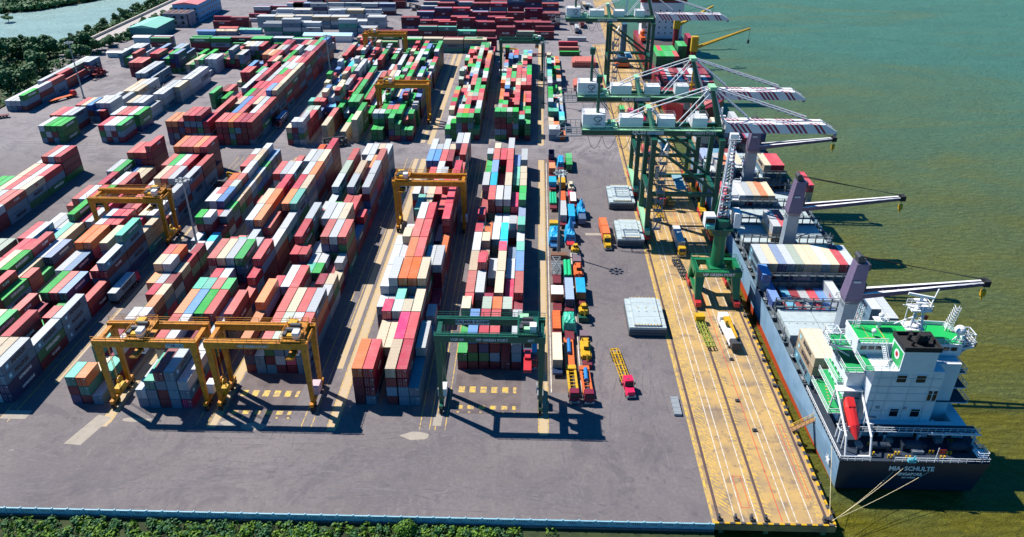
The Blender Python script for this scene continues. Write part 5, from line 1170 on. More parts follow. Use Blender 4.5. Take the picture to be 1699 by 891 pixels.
# ---------------------------------------------------------------- lorries, trailers and their loads
GT='road trailers parked in the bays'
def wheels(o,xs,ys,r=.5,nm='wheel'):
    for y in ys:
        for x in xs:
            b=MB(); b.tube((x-.28,y,r),(x+.28,y,r),r,n=12); w=b.obj(nm,M_black,o); MB().tube((x-.30,y,r),(x+.30,y,r),r*.5,n=8).obj('rim',M_grey,w)
def trailer(o,L,m,deck='skeletal',y0=0):
    b=MB()
    for x in (-.45,.45): b.box(x-.12,x+.12,y0,y0+L,.95,1.25)
    for i in range(7): y=y0+.3+i*(L-.6)/6; b.box(-1.2,1.2,y-.12,y+.12,1.0,1.3)
    if deck=='skeletal':
        for x in (-1.15,1.15): b.box(x-.07,x+.07,y0+.2,y0+L-.2,1.05,1.22)
        for i in range(3): y=y0+1+i*L/3; b.beam((-1.1,y,1.15),(1.1,y+L/4,1.15),.1); b.beam((1.1,y,1.15),(-1.1,y+L/4,1.15),.1)
    elif deck=='flat': b.box(-1.25,1.25,y0,y0+L,1.25,1.4)
    b.obj('chassis',m,o)
    b=MB(); b.box(-.3,-.1,y0+2.4,y0+2.7,.1,1.0); b.box(.1,.3,y0+2.4,y0+2.7,.1,1.0); b.obj('landing_leg',M_dark,o)
    wheels(o,(-.95,.95),(y0+L-1.2,y0+L-2.5,y0+L-3.8))
def cab(o,y,m,bonnet=False,ry=-1):
    """tractor unit whose back is at y, nose toward -Y"""
    b=MB()
    if bonnet:
        b.prism([(-1.2,y-2.8),(1.2,y-2.8),(1.2,y-.2),(-1.2,y-.2)],1.0,3.5,[(-1.05,y-2.5),(1.05,y-2.5),(1.1,y-.3),(-1.1,y-.3)]); b.prism([(-1.1,y-5.2),(1.1,y-5.2),(1.1,y-2.8),(-1.1,y-2.8)],.7,1.9,[(-.85,y-5.0),(.85,y-5.0),(1.05,y-2.8),(-1.05,y-2.8)])
        b.box(-1.2,-.75,y-5.1,y-4.0,.55,1.2); b.box(.75,1.2,y-5.1,y-4.0,.55,1.2); L=5.2
    else:
        b.prism([(-1.22,y-2.5),(1.22,y-2.5),(1.22,y-.2),(-1.22,y-.2)],.8,3.1,[(-1.1,y-2.25),(1.1,y-2.25),(1.15,y-.3),(-1.15,y-.3)]); b.box(-1.0,1.0,y-2.3,y-.5,3.1,3.35); L=2.5
    c=b.obj('cab',m,o)
    b=MB(); yy=y-2.86 if bonnet else y-2.53; 
    b.beam((0,yy,2.1),(0,yy+.25,3.0),1.9,.06,up=(0,1,0)); b.obj('windscreen',M_glass,c)
    if bonnet: MB().box(-.5,.3,y-2.0,y-1.6,3.5,3.56).obj('roof_hatch',M_dark,c)
    b=MB(); b.box(-1.25,1.25,y-L-.12,y-L+.1,.4,.8); b.obj('bumper',M_grey,c)
    for x in (-.9,.9): MB().box(x-.18,x+.18,y-L-.15,y-L-.11,.85,1.1).obj('headlight',M_letw,c)
    b=MB(); b.box(-1.6,-1.3,y-2.4,y-2.2,2.0,2.7); b.box(1.3,1.6,y-2.4,y-2.2,2.0,2.7); b.obj('mirror',M_black,c)
    b=MB(); b.box(-.45,.45,y-L,y+2.8,.7,1.0); b.obj('frame',M_dark,o); wheels(o,(-1.0,1.0),(y-L+1.2,y+.6,y+1.9))
def lorry(label,x,y,rz,tm,cm,L=12.2,load=None,bonnet=False,deck='skeletal',grp='lorries driving in the yard',cat='truck'):
    o=thing('articulated_lorry',label,cat,(x,y,0),rz,grp); trailer(o,L,tm,deck,0); cab(o,0.2,cm,bonnet); return o
o=lorry('crimson long-nosed lorry pulling an empty yellow skeletal trailer',23.8,150.6+2.4,R_(7.5),M_yel2,M_pink,L=14.5,bonnet=True)
o=lorry('yellow-cabbed lorry carrying an orange box near the grey hatch covers',24.6,228.8,R_(3),M_red,M_yel2,bonnet=True,deck='flat')
c=thing('open_top_box','open orange box body riding on the yellow-cabbed lorry','container',(24.6,228.8,1.4),R_(3)); b=MB(); b.box(-1.22,1.22,.9,12.8,0,2.1); b.box(-1.25,-1.2,.9,12.8,2.1,2.3); b.box(1.2,1.25,.9,12.8,2.1,2.3); b.box(-1.22,1.22,6.7,6.8,2.1,2.25); b.obj('body',mat('bright_orange_box',(.75,.17,.05),.5,amt=.3),c)
# containers carried by lorries in the lanes
def carried(label,x,y,z,rz,c,L=12.19):
    o=thing('shipping_container',label,'container',(x-CW/2*math.cos(rz),y-CW/2*math.sin(rz),z),rz,'shipping containers stacked in the yard and aboard ship'); put('body',body_mesh(L,c),o)
    w=WORDS.get(c)
    if w and L>7: letter(w[0],w[1],LM[w[2]],(CW+.0,L*.55,TH*.52),'+x',o,.03); 
    d,r,q=door_mesh(c)
    for k in(0,1): dd=put('door',d,o,(.05+k*1.17,0,0)); put('lock_rod',r,dd)
    return o
def lane_lorry(lab,labc,x,y,tm,cm,c,L=12.2,flip=True):
    o=thing('articulated_lorry',lab,'truck',(x,y,0),R_(180) if flip else 0,'lorries driving in the yard'); trailer(o,L,tm,'skeletal',0); cab(o,0.2,cm)
    carried(labc,x,y-L if flip else y,1.42,0,c,L=12.19 if L>10 else 6.06); return o
lane_lorry('lorry with dark pink cab heading away in the lane right of the leftmost wide block','grey container on the lorry in the dark lane beside the TS LINES box',-120.8,198.5,M_dark,mat('dark_pink_cab',(.5,.02,.08),.35),'k')
lane_lorry('lorry beside the yellow reach stacker at the far end of the left lane','grey-blue container on the lorry next to the yellow reach stacker',-116.5,262,M_dark,M_dark,'k')
lane_lorry('maroon-cabbed lorry in the lane by the great maroon block','dark navy container on the maroon-cabbed lorry by the maroon block',-118.0,341,M_dark,mat('maroon_cab',(.22,.02,.05),.4),'n',flip=False)
lane_lorry('red yard lorry behind the front block under the green gantry','steel blue short container on the red yard lorry under the green gantry',.4,161,M_red,M_red,'B',L=6.6,flip=False)
def flatbed(label,x,y,rz,tm,L,cm=None,deck='flat'):
    o=thing('parked_trailer',label,'trailer',(x,y,0),rz,GT); trailer(o,L,tm,deck); return o
M_maroont=mat('maroon_trailer_paint',(.16,.02,.03),.5,amt=.4)
PT=[]  # parked row: label, x, y, length, material
def parked(label,x,y,L,m=None):
    o=flatbed(label,x,y,0,m or M_maroont,L); MB().box(-1.22,1.22,-1.6,-.1,.9,1.5).obj('front_platform',m or M_maroont,o); return o
def crate(name,label,cat,x,y,z,w,l,h,m,top=None,ribs=0,grp=None):
    o=thing(name,label,cat,(x,y,z),0,grp); b=MB(); b.box(-w/2,w/2,0,l,0,h)
    for i in range(ribs): yy=l*(i+.5)/ribs; b.box(-w/2-.05,w/2+.05,yy-.06,yy+.06,.1,h+.04)
    b.obj('body',m,o)
    if top: MB().box(-w/2+.05,w/2-.05,.05,l-.05,h+.002,h+.08).obj('lid',top,o)
    return o
def tarp(label,x,y,z,w,l,h,m,peak=0,seed=0,name='tarpaulined_load'):
    rg=random.Random(seed); o=thing(name,label,'covered load',(x,y,z),0,'tarpaulined loads on trailers'); b=MB(); nx,ny=9,11
    for j in range(ny+1):
        for i in range(nx+1):
            u=i/nx*2-1;v=j/ny*2-1; e=max(abs(u),abs(v)); hh=h*(1-max(0,(e-.72)/.28)**2*.97)
            if peak: hh+=peak*math.exp(-((u*1.7)**2+((v-.15)*1.9)**2)*1.9)
            hh*=rg.uniform(.93,1.05); b.v.append((u*w/2*(1+.1*(e>.9))+rg.uniform(-.06,.06),(v+1)*l/2+rg.uniform(-.08,.08),max(0.02,hh) if e<.999 else -.5))
    for j in range(ny):
        for i in range(nx): a=j*(nx+1)+i; b.face([a,a+1,a+nx+2,a+nx+1])
    b.obj('cover',m,o); b=MB(); b.box(-w/2*.85,w/2*.85,.4,l-.4,-.02,h*.5); b.obj('load',M_dark,o); return o
def cyls(label,x,y,z,n,r,l,m,name='pipe_load'):
    o=thing(name,label,'cargo',(x,y,z),0); 
    for i in range(n): b=MB(); b.tube(((i-(n-1)/2)*2*r,0,r),((i-(n-1)/2)*2*r,l,r),r,n=12); b.obj('cylinder',m,o)
    return o
def machine(label,x,y,z,m,l=6,rz=0,name='wrapped_machine'):
    o=thing(name,label,'machinery',(x,y,z),rz); b=MB(); b.prism([(-1.1,0),(1.1,0),(1.1,l),(-1.1,l)],.5,1.5,[(-1,.3),(1,.3),(1,l-.3),(-1,l-.3)]); b.box(-.6,.6,l*.35,l*.8,1.5,2.5); b.box(-1.4,-.9,.6,l-.6,0,1.0); b.box(.9,1.4,.6,l-.6,0,1.0); b.obj('body',m,o)
    b=MB(); b.box(-.55,.55,l*.33,l*.35,1.6,2.4); b.obj('window',M_glass,o)
    b=MB(); b.beam((0,l*.2,1.2),(.1,-.9,2.4),.5); b.beam((.1,-.9,2.4),(.1,-1.6,1.0),.4); b.tube((-.9,l-.9,1.8),(.9,l-.9,1.8),.35); b.obj('arm',m,o)
    [MB().tube((s*1.15-.3,yy,.45),(s*1.15+.3,yy,.45),.45,n=10).obj('wheel',M_black,o) for s in(-1,1) for yy in (1,l/2,l-1)]; return o
X1,X2,X3=7.4,11.0,14.4
M_mint=mat('mint_cylinder',(.02,.45,.22),.4); M_dmint=mat('dusty_navy',(.09,.13,.22),.5); M_bt=mat('blue_trailer',(.03,.10,.28),.5)
parked('maroon trailer under the navy open box, farthest in the first bay row',X1,299,8); o=thing('open_navy_box','small navy open-top box, farthest of the first trailer row','container',(X1,300,1.4)); b=MB(); b.box(-1.2,1.2,0,6,0,.2); [b.box(*e,0,2.3) for e in ((-1.2,-1.05,0,6),(1.05,1.2,0,6),(-1.2,1.2,0,.15),(-1.2,1.2,5.85,6))]; b.obj('body',M_navy,o)
parked('maroon trailer under the orange short box',X1,284,7.5); carried('orange short container on a parked trailer, first bay row, beyond the cyan box',X1,284.6,1.42,0,'o',6.06)
tarp('rounded bright blue tarpaulined load beside the lone green boxes',X2,292,1.3,2.6,9,2.3,M_tarp,seed=1); parked('trailer under the rounded blue load',X2,291.5,9.6)
for i,yy in enumerate((290.0,296.3)): carried('bright green short container resting on the apron, %s of the pair'%('nearer','farther')[i],X3,yy,0.9,0,'g',6.06)
crate('trailer_deck','long dark low platform under the pair of green boxes','platform',X3,289.6,0,2.6,13,.88,M_dark)
crate('pallet_of_scrap','white and grey scrap frame piled behind the orange short box','scrap',X2,280,0,2.4,9,1.6,M_hatch,ribs=5); parked('maroon trailer beneath the cyan box',X1,271.5,7)
crate('covered_crate','cyan ribbed crate on the first trailer row','crate',X1,272.2,1.42,2.8,5.6,2.0,mat('cyan_cover',(.02,.42,.62),.5),ribs=5); crate('covered_crate','yellow square crate beside the cyan ribbed crate','crate',X2,272.2,.6,2.6,5.2,2.6,mat('ochre_crate',(.35,.17,.01),.6),M_yel2,ribs=0)
machine('cream machine with crimson base past the yellow crate',X3,270.5,0,mat('cream_paint',(.6,.55,.4),.5),6); crate('crimson_chassis','crimson low chassis in front of the cream machine','chassis',X3,265.5,0,2.4,4,1.0,M_pink)
cyls('three mint green cylinders lying on a maroon trailer',X1,256,1.42,3,.45,9.5,M_mint); parked('maroon trailer carrying the mint green cylinders',X1,254.5,12)
crate('orange_platform_load','orange long narrow frame load with black straps','cargo',X2,258.5,1.2,2.0,8.5,.9,M_orange,ribs=6); parked('trailer under the orange strapped frame',X2,258,9.5)
crate('white_framed_cargo','white frame with dark red core, third trailer row','cargo',X3+.3,256.8,1.2,2.2,8,1.4,M_red,M_white,ribs=4); parked('trailer under the white framed cargo',X3+.3,256.5,9)
parked('dark red trailer with the pale blue container',10.6,241,13); carried('pale grey-blue long container parked in the middle trailer row',10.6,242.0,1.42,0,'w',12.19)
crate('blue_flat_load','bright blue covered flat load between grey container and peaked tarpaulin','covered load',13.6,243,1.3,2.3,10,1.9,M_tarp,ribs=0,top=None); parked('blue trailer under the bright blue flat load',13.6,242,12,M_bt)
tarp('tall peaked blue tarpaulin, farther of the two peaks',17.2,246,1.0,3.2,8.5,2.4,M_tarp,3.4,2); crate('small_blue_container','small dark blue container end in front of the farther peaked tarpaulin','container',17.2,241.4,1.0,2.4,4.2,2.0,M_dmint,ribs=4)
tarp('crumpled blue tarpaulin load beside the tall lamp mast',7.2,225.6,1.0,3.4,10,2.8,M_tarp,1.0,3); crate('covered_crate','yellow crate topping out behind the crumpled blue tarpaulin','crate',7.2,236.4,1.0,2.9,2.6,2.6,M_yel2); parked('trailer under the crumpled blue tarpaulin',7.2,225,11,mat('blue_trailer2',(.03,.14,.33),.5))
tarp('tall peaked blue tarpaulin, nearer of the two peaks',12.6,227.6,1.2,3.4,9,2.5,M_tarp,4.6,4); parked('red trailer under the nearer peaked tarpaulin',12.6,226.5,11,M_red)
crate('open_cargo_tray','pale open tray holding yellow machine parts','cargo tray',14.0,218.5,0,2.5,6,1.4,M_grey,ribs=0); machine('small yellow machine in the pale open tray',14.0,219.6,1.0,M_yel2,3.2); crate('grey_low_box','dull mauve low box in front of the pale tray','box',14.2,213.4,0,2.6,4.4,1.8,mat('dull_mauve',(.17,.12,.15),.6))
crate('rusty_rack','rusty brown open rack by the foot of the lamp mast','rack',8.6,217.4,.0,5.0,2.0,1.6,M_rust,ribs=4)
o=thing('silver_lattice_crate','silver lattice-topped crate with crossed bars','crate',(7.6,205.5,.8)); b=MB(); b.box(-1.4,1.4,0,8.5,0,.6); [b.box(-1.4,1.4,i*1.2,i*1.2+.2,2.0,2.2) for i in range(8)]; b.beam((-1.3,.2,2.3),(1.3,8.3,2.3),.15); b.beam((1.3,.2,2.3),(-1.3,8.3,2.3),.15); [b.beam((q_*1.35,yy,0),(q_*1.35,yy,2.1),.12) for q_ in (-1,1) for yy in(0,4,8.4)]; b.obj('frame',M_grey,o)
parked('maroon trailer under the silver lattice crate',7.6,201.8,13)
cyls('pair of bright green tubes on the middle row',11.0,203.5,1.42,2,.6,9.5,mat('vivid_green_tube',(.02,.50,.20),.35)); parked('navy-fronted trailer under the green tubes',11.0,203,12,M_navy)
machine('orange-red excavator parked on a trailer near the round lamp shadow',14.2,203.4,1.2,M_orange,7.0); parked('maroon trailer under the orange excavator',14.2,202.4,9.5)
crate('rusty_white_box','white box with brown rusty sides, first trailer row','box',7.4,189.8,1.0,3.6,5.0,2.8,mat('rusty_brown_side',(.33,.12,.06),.7,grime=((.6,.05,.03),.4,.55,.8)),mat('white_stained_lid',(.8,.76,.72),.6,grime=(RUST,.4,.66,.6))); parked('maroon trailer under the rusty white box',7.4,186.2,11)
parked('maroon trailer under the violet-blue container',10.9,186.4,14); o=carried('violet-blue long container with rounded roof in the middle row',10.9,187.0,1.42,0,'n',12.19)
crate('bright_blue_crates','bright blue roofed load with brown plank end','cargo',14.3,191.2,1.0,2.8,8.6,2.7,mat('brown_plank',(.32,.17,.07),.7),M_tarp); parked('trailer under the brown and bright blue load',14.3,190,10.5)
machine('yellow and white loader on a dark green base',14.7,182,1.7,M_yel2,3.6); crate('green_base_box','dark green box under the yellow loader','box',14.7,181,0,2.8,5,1.7,M_gre)
crate('orange_platform_load','orange flat load with pink edge, first trailer row','cargo',7.0,175,1.3,2.2,9.0,.8,M_orange,ribs=5); parked('dark red trailer under the orange flat load',7.0,173.4,11)
tarp('bulging mint green tarpaulined load in the middle row',10.4,175.0,1.0,3.6,6.6,2.9,M_gtarp,.6,5); parked('maroon trailer under the bulging green tarpaulin',10.4,172.4,11)
parked('trailer under the long rusty white container',6.8,157.4,13.6,M_navy); o=carried('long rusty white container, nearest in the first trailer row',6.8,158.0,1.42,0,'T',12.19)
parked('orange trailer carrying a blue pipe behind the yellow boom',10.0,159,12.5,M_orange); cyls('blue pipe lying on the orange trailer in the middle row',10.0,164,1.42,1,.5,6.0,mat('blue_pipe',(.02,.2,.5),.4))
machine('large bright yellow wheeled machine on the third trailer row',14.4,162.5,.5,M_yel2,8.2); crate('grey_low_box','dull mauve box standing behind the large yellow machine','box',14.4,172.4,0,2.4,2.6,1.6,mat('dull_mauve',(.17,.12,.15),.6)); crate('grey_low_box','maroon low box just in front of the large yellow machine','box',14.5,159.6,0,2.4,2.0,1.4,M_maroont)
def tractor_set(label,x,y,m,cm,rz=0):
    o=thing('trailer_with_tractor',label,'truck',(x,y,0),rz); b=MB(); 
    for s in (-.95,.95): b.box(s-.28,s+.28,.5,10.5,1.0,1.5)
    for i in range(8): b.box(-.9,.9,.8+i*1.35,1.0+i*1.35,1.05,1.3)
    b.box(-1.25,1.25,9.6,11.2,1.2,1.8); b.obj('chassis',m,o); cab(o,.3,cm); wheels(o,(-1,1),(8.0,9.3,10.6)); return o
tractor_set('yellow-framed trailer coupled to a maroon cab at the front of the park',10.6,147.8,M_yel2,mat('maroon_cab2',(.2,.015,.04),.4),R_(2))
tractor_set('orange-framed trailer with maroon cab, rightmost at the front of the park',14.1,147.6,M_orange,mat('maroon_cab2',(.2,.015,.04),.4),R_(3)); cyls('short blue tube across the orange-framed trailer',13.8,152.6,1.55,1,.5,4.6,mat('blue_pipe',(.02,.2,.5),.4))
# skeletal trailers and trucks on the quay
o=thing('skeletal_trailer','green and yellow skeletal trailer standing on the quay left of the white boom truck','trailer',(47.6,168.8,0),R_(3)); trailer(o,12.4,mat('olive_yellow_paint',(.3,.35,.05),.5)); cab(o,14.6,M_yel2) if 0 else None; MB().box(-1.3,1.3,12.4,14.4,.8,2.6).obj('front_box',M_yel2,o)
o=thing('truck_crane','white truck crane with yellow boom lying over its cab, parked on the quay','mobile crane',(53.8,170.5,0),R_(3)); b=MB(); b.box(-1.3,1.3,-1,12,1.0,1.7); b.box(-1.3,1.3,9.6,12.2,1.7,3.3); b.box(-1.25,-.5,0,9,1.7,2.6); b.obj('chassis',M_white,o); b=MB(); b.box(-1.2,1.2,-2.6,-.2,.9,3.0); c_=b.obj('cab',M_dark,o); b=MB(); b.beam((.6,9,3.4),(.2,-1.4,3.9),.75,.8,.5,.55); b.box(-.5,1.3,7.2,9.6,1.7,3.6); b.obj('boom',M_yel2,o); wheels(o,(-1.05,1.05),(0,1.5,6.5,8,9.5))
o=thing('skeletal_trailer','dark empty trailer on the quay beyond the jib crane','trailer',(46.6,206,0),R_(4)); trailer(o,12.4,M_dark)
o=lorry('lorry with a pale container frame under the nearest quay crane',48.2,222,0,M_red,M_yel2); 
carried('white container on the lorry under the nearest quay crane',48.2,223,1.42,0,'w')
for i,(x,y,m,lb) in enumerate(((45.2,247,M_yel2,'yellow skeletal trailer between the legs of the nearest quay crane'),(50.5,258,M_yel2,'yellow skeletal trailer beside the waterside rail farther on'))):
    o=thing('skeletal_trailer',lb,'trailer',(x,y,0),R_(3)); trailer(o,12.4,m)
carried('dark red container on the quay under the pale spreader',47,257,1.2,0,'R',6.06); carried('red container on the quay beneath the middle crane house',47.5,300,1.4,R_(4),'r'); carried('crimson container lying askew on the quay in the distance',53,352,1.2,R_(38),'m'); 
lane_lorry('small lorry on the quay edge by the distant dark crane','bright green short container on the small quay lorry',42.0,366,M_yel2,M_yel2,'g',L=6.6)
crate('mooring_block','low grey steel block by the quay edge line near the pair of drains','block',34.8,142,0,1.8,6.5,.7,M_grey,ribs=4)
for i,(x,y) in enumerate(((52.2,164.8),(50.0,148),(51.6,137.5))): tag(MB().box(-.5,.5,-.4,.4,0,.4).box(-.2,.2,-.15,.15,.4,.6).obj('rail_stop',M_dark),['dark block on the quay beside the white truck crane','dark block midway down the quay','dark block on the quay nearest the stern'][i],'block').location=(x,y,0)
# bollards and fenders
b=MB(); b.tube((0,0,0),(0,0,.5),.32,n=10); b.tube((0,0,.5),(0,0,.65),.5,n=10); bme=b.mesh('bollard',M_dark)
for i in range(19):
    o=put('bollard',bme,None,(60.0+.35*(i>0),111.2 if i==0 else 112+i*10.5,.0)); tag(o,'dark iron bollard at the quay %s'%('corner holding the mooring ropes' if i==0 else 'edge, number %s from the near corner'%ORD[i+1]),'bollard','bollards along the quay edge')
for i,x in enumerate((38.1,41.4,44.6,47.4,59.0)):
    o=MB().box(-.35,.35,-.5,.5,0,.5).box(-.2,.2,-.2,.6,.5,1.1).obj('rail_buffer',M_dark); o.location=(x,110.9,.0); tag(o,'%s dark rail buffer from the left at the quay end'%ORD[i+1],'rail buffer','rail end buffers')
b=MB(); b.box(0,.9,-.5,.5,-2.6,-.5); b.tube((.9,0,-2.4),(.9,0,-.6),.3,n=8); fme=b.mesh('fender',M_black)
for i in range(24): o=put('fender',fme,None,(61.02,114+i*8.2,0)); tag(o,'black rubber fender on the quay face, %s from the near end'%ORD[i+1],'fender','fenders along the quay face')
# reach stackers
def stacker(label,x,y,rz,m,up=1):
    o=thing('reach_stacker',label,'reach stacker',(x,y,0),rz,'reach stackers'); b=MB(); b.box(-1.6,1.6,-3.5,3.5,1.0,2.1); b.box(-1.4,1.4,-3.9,-2.2,2.1,3.2); b.obj('chassis',m,o); b=MB(); b.box(-.8,.8,-1,1.2,2.1,4.0); c=b.obj('cabin',m,o); MB().box(-.7,.7,1.2,1.25,2.6,3.8).obj('window',M_glass,c)
    b=MB(); b.beam((0,-3,3.6),(0,6.0,3.6+3*up),.9,.9,.6,.6); b.box(-.4,.4,5.6,6.4,1.8+3*up,3.6+3*up); b.obj('boom',m,o); b=MB(); b.box(-3.1,3.1,5.5,6.5,1.2+3*up,1.8+3*up); b.obj('spreader',M_dark,o); wheels(o,(-1.5,1.5),(-2.6,2.6),.85); return o
stacker('yellow reach stacker at the mouth of the left lane, arm raised',-111.5,272,R_(80),M_yel2,.6); stacker('black reach stacker on open asphalt near the left lane end',-117,268,R_(-95),M_dark,.3)
stacker('green reach stacker parked by the tree line, long arm out',-251,424,R_(-40),M_gre,.8); stacker('red-bodied reach stacker beside the green one at the tree line',-243,421,R_(150),M_hred,1.2)
stacker('small dark reach stacker with yellow base near the far container wall',-14,475,R_(90),M_yel2,.3); stacker('dark reach stacker among the white boxes at the top',-90,605,R_(70),M_dark,.5); stacker('dark reach stacker by the tan triple stacks',-85,317,R_(120),M_dark,.2)
o=lorry('red lorry with an empty orange flat trailer on the open asphalt at left',-238,383,R_(-28+180),M_orange,mat('red_cab',(.5,.03,.03),.4),deck='flat')
o=lorry('maroon lorry parked along the foot of the distant container wall',-2,473.5,R_(-90),M_maroont,M_dark,deck='flat'); crate('maroon_box_load','maroon long box on the lorry parked at the distant wall','container',0,0,0,2.4,.1,.1,M_hred) if 0 else None
lorry('maroon flat lorry at the far left yard edge',-262,345,R_(-60),M_maroont,M_maroont,deck='flat')
for i,(x,y) in enumerate(((-196,392),(-188,396))): 
    o=thing('light_gantry_frame','%s dark steel reefer rack between the white boxes'%('left','right')[i],'rack',(x,y,0)); b=MB(); [b.beam((s*1.5,0,0),(s*1.5,0,4),.2) for s in(-1,1)]; b.box(-3,3,-.6,.6,2,2.15); b.rail([(-3,-.6,2.15),(3,-.6,2.15)],1,1.5,.06); b.beam((0,0,0),(0,6,3),.2); b.obj('frame',M_dark,o)
# ---------------------------------------------------------------- lamp masts
def mast(label,x,y,h=29,x2=0):
    o=thing('lamp_mast',label,'lamp mast',(x,y,0),0,'tall lamp masts'); MB().tube((0,0,0),(x2,0,h),.42,.2,10).obj('pole',mat('mast_steel',(.22,.30,.36),.4,.3),o)
    b=MB(); b.tube((x2,0,h-1),(x2,0,h-.4),.5,n=10)
    for i in range(8): t=math.pi*i/4; b.beam((x2,0,h-.7),(x2+1.7*math.cos(t),1.7*math.sin(t),h-.7),.12); 
    hd=b.obj('head_ring',M_grey,o); b=MB()
    for i in range(8): t=math.pi*i/4; b.cbox((x2+1.8*math.cos(t),1.8*math.sin(t),h-.9),(.8,.8,.4))
    b.obj('floodlight',M_grey,hd); MB().box(-.6,.6,-.6,.6,0,.5).obj('footing',mat('dull_concrete',(.2,.19,.17),.9),o)
mast('tall lamp mast at the trailer park, casting a star-shaped shadow',8.4,221.5); mast('tall lamp mast in the lane beside the left yellow gantry crane',-105.6,212.6); mast('tall lamp mast at the left on open asphalt by the orange flat trailer',-231,381.5); mast('tall lamp mast between the back blocks, beside the narrow short-box stacks',-106.8,399); mast('tall lamp mast near the narrow far stack beside the apron',4.6,380,31); mast('slim lamp mast among the white containers at the top',-150,575,30)
# ---------------------------------------------------------------- buildings
def shed(name,label,x0,x1,y0,y1,h,rh,wall,roof,wins=0,rz=0,ridge='y'):
    o=thing(name,label,'building',(x0,y0,0),rz); w,d=x1-x0,y1-y0; MB().box(0,w,0,d,0,h).obj('wall',wall,o); b=MB()
    if ridge=='y': b.v=[(-.5,-.5,h),(w+.5,-.5,h),(w/2,-.5,h+rh),(-.5,d+.5,h),(w+.5,d+.5,h),(w/2,d+.5,h+rh)]; [b.face(f) for f in ([0,1,2],[5,4,3],[0,2,5,3],[2,1,4,5],[0,3,4,1])]
    else: b.v=[(-.5,-.5,h),(-.5,d+.5,h),(-.5,d/2,h+rh),(w+.5,-.5,h),(w+.5,d+.5,h),(w+.5,d/2,h+rh)]; [b.face(f) for f in ([0,2,1],[3,4,5],[0,3,5,2],[2,5,4,1],[0,1,4,3])]
    b.obj('roof',roof,o)
    for fl in range(max(0,wins)):
        z=1.2+fl*3.4
        for k in range(int(d/4)): MB().box(w-.02,w+.06,1.2+k*4,3.0+k*4,z,z+1.5).obj('window',M_glass,o)
        for k in range(int(w/4.5)): MB().box(1.2+k*4.5,3.0+k*4.5,-.06,.02,z,z+1.5).obj('window',M_glass,o)
    return o
shed('warehouse','small warehouse with a mint green roof beside the creek road',-266,-248,510,538,7,1.8,mat('teal_wall',(.05,.2,.22),.7),mat('mint_roof',(.22,.55,.45),.6))
shed('office_block','long blue office block with a salmon pink roof',-258,-240,562,606,12,1.6,mat('blue_wall',(.13,.38,.62),.6),mat('salmon_roof',(.72,.22,.22),.6),3)
o=thing('ruined_block','roofless grey-mauve building with exposed cross walls and white rafters','building',(-259,545,0)); b=MB()
for e in ((0,18,0,.5),(0,18,13,13.5),(0,.5,0,13),(17.5,18,0,13)): b.box(*e,0,9)
for i in range(4): b.box(.5,17.5,2.6+i*2.7,2.9+i*2.7,0,8.6)
b.obj('wall',mat('mauve_wall',(.22,.19,.25),.8,dark=(.5,.45,.4),sc_=.3,amt=.6),o); b=MB()
for i in range(6): b.box(.5,17.5,1+i*2,1.3+i*2,9,9.25)
for i in range(4): b.box(2+i*4,2.3+i*4,0,13,8.99,9.2)
b.obj('rafter',mat('salmon_rafter',(.6,.4,.36),.7),o)
for k in range(3):
    for j in range(2): MB().box(2+k*5.5,4+k*5.5,-.06,0,2+j*3.6,3.8+j*3.6).obj('window',M_glass,o)
for i,(x,y,w,d,h,m,lb) in enumerate(((-258,462,9,4,3,'w','pair-end white cabin by the tree line, left one'),(-250,468,9,4,3,'w','white cabin by the tree line, right one'),(-240,486,8,5,4,'b','pale blue hut with murals beside the trees'),(-258,497,10,6,4,'w','white-roofed hut below the green-roofed warehouse'))):
    shed('hut',lb,x,x+w,y,y+d,h,.6,mat('pale_blue_hut',(.35,.55,.62),.6) if m=='w' else mat('blue_wall',(.13,.38,.62),.6),M_white if m=='w' else mat('mint_roof',(.22,.55,.45),.6),0,ridge='x')
for i,(x0,y0,w,m) in enumerate(((-226,521,12,'b'),(-214,522,14,'T'),(-199,526,14,'t'),(-214,530,12,'r'))):
    shed('low_shed',['low blue-walled shed below the office block','low shed with a rusty tan roof','low teal shed with pale roof','low shed with a salmon roof'][i],x0,x0+w,y0,y0+5,2.8,.7,mat('blue_wall',(.13,.38,.62),.6) if i%2==0 else mat('mauve_wall',(.22,.19,.25),.8),mat('shed_roof_%s'%m,PAL[m][1],.7,grime=(RUST,.5,.5,.6)),0,ridge='x')
shed('blue_roof_shed','shed with a pale blue roof between the white and green container rows',-150,-119,505,513,4,1.2,M_white,mat('pale_blue_roof',(.40,.65,.80),.6),0,ridge='x')
shed('site_hut','small salmon-roofed hut at the gap in the far container row',-98,-85.5,470.5,476,3,1,M_dark,mat('salmon_roof',(.72,.22,.22),.6),0,ridge='x')
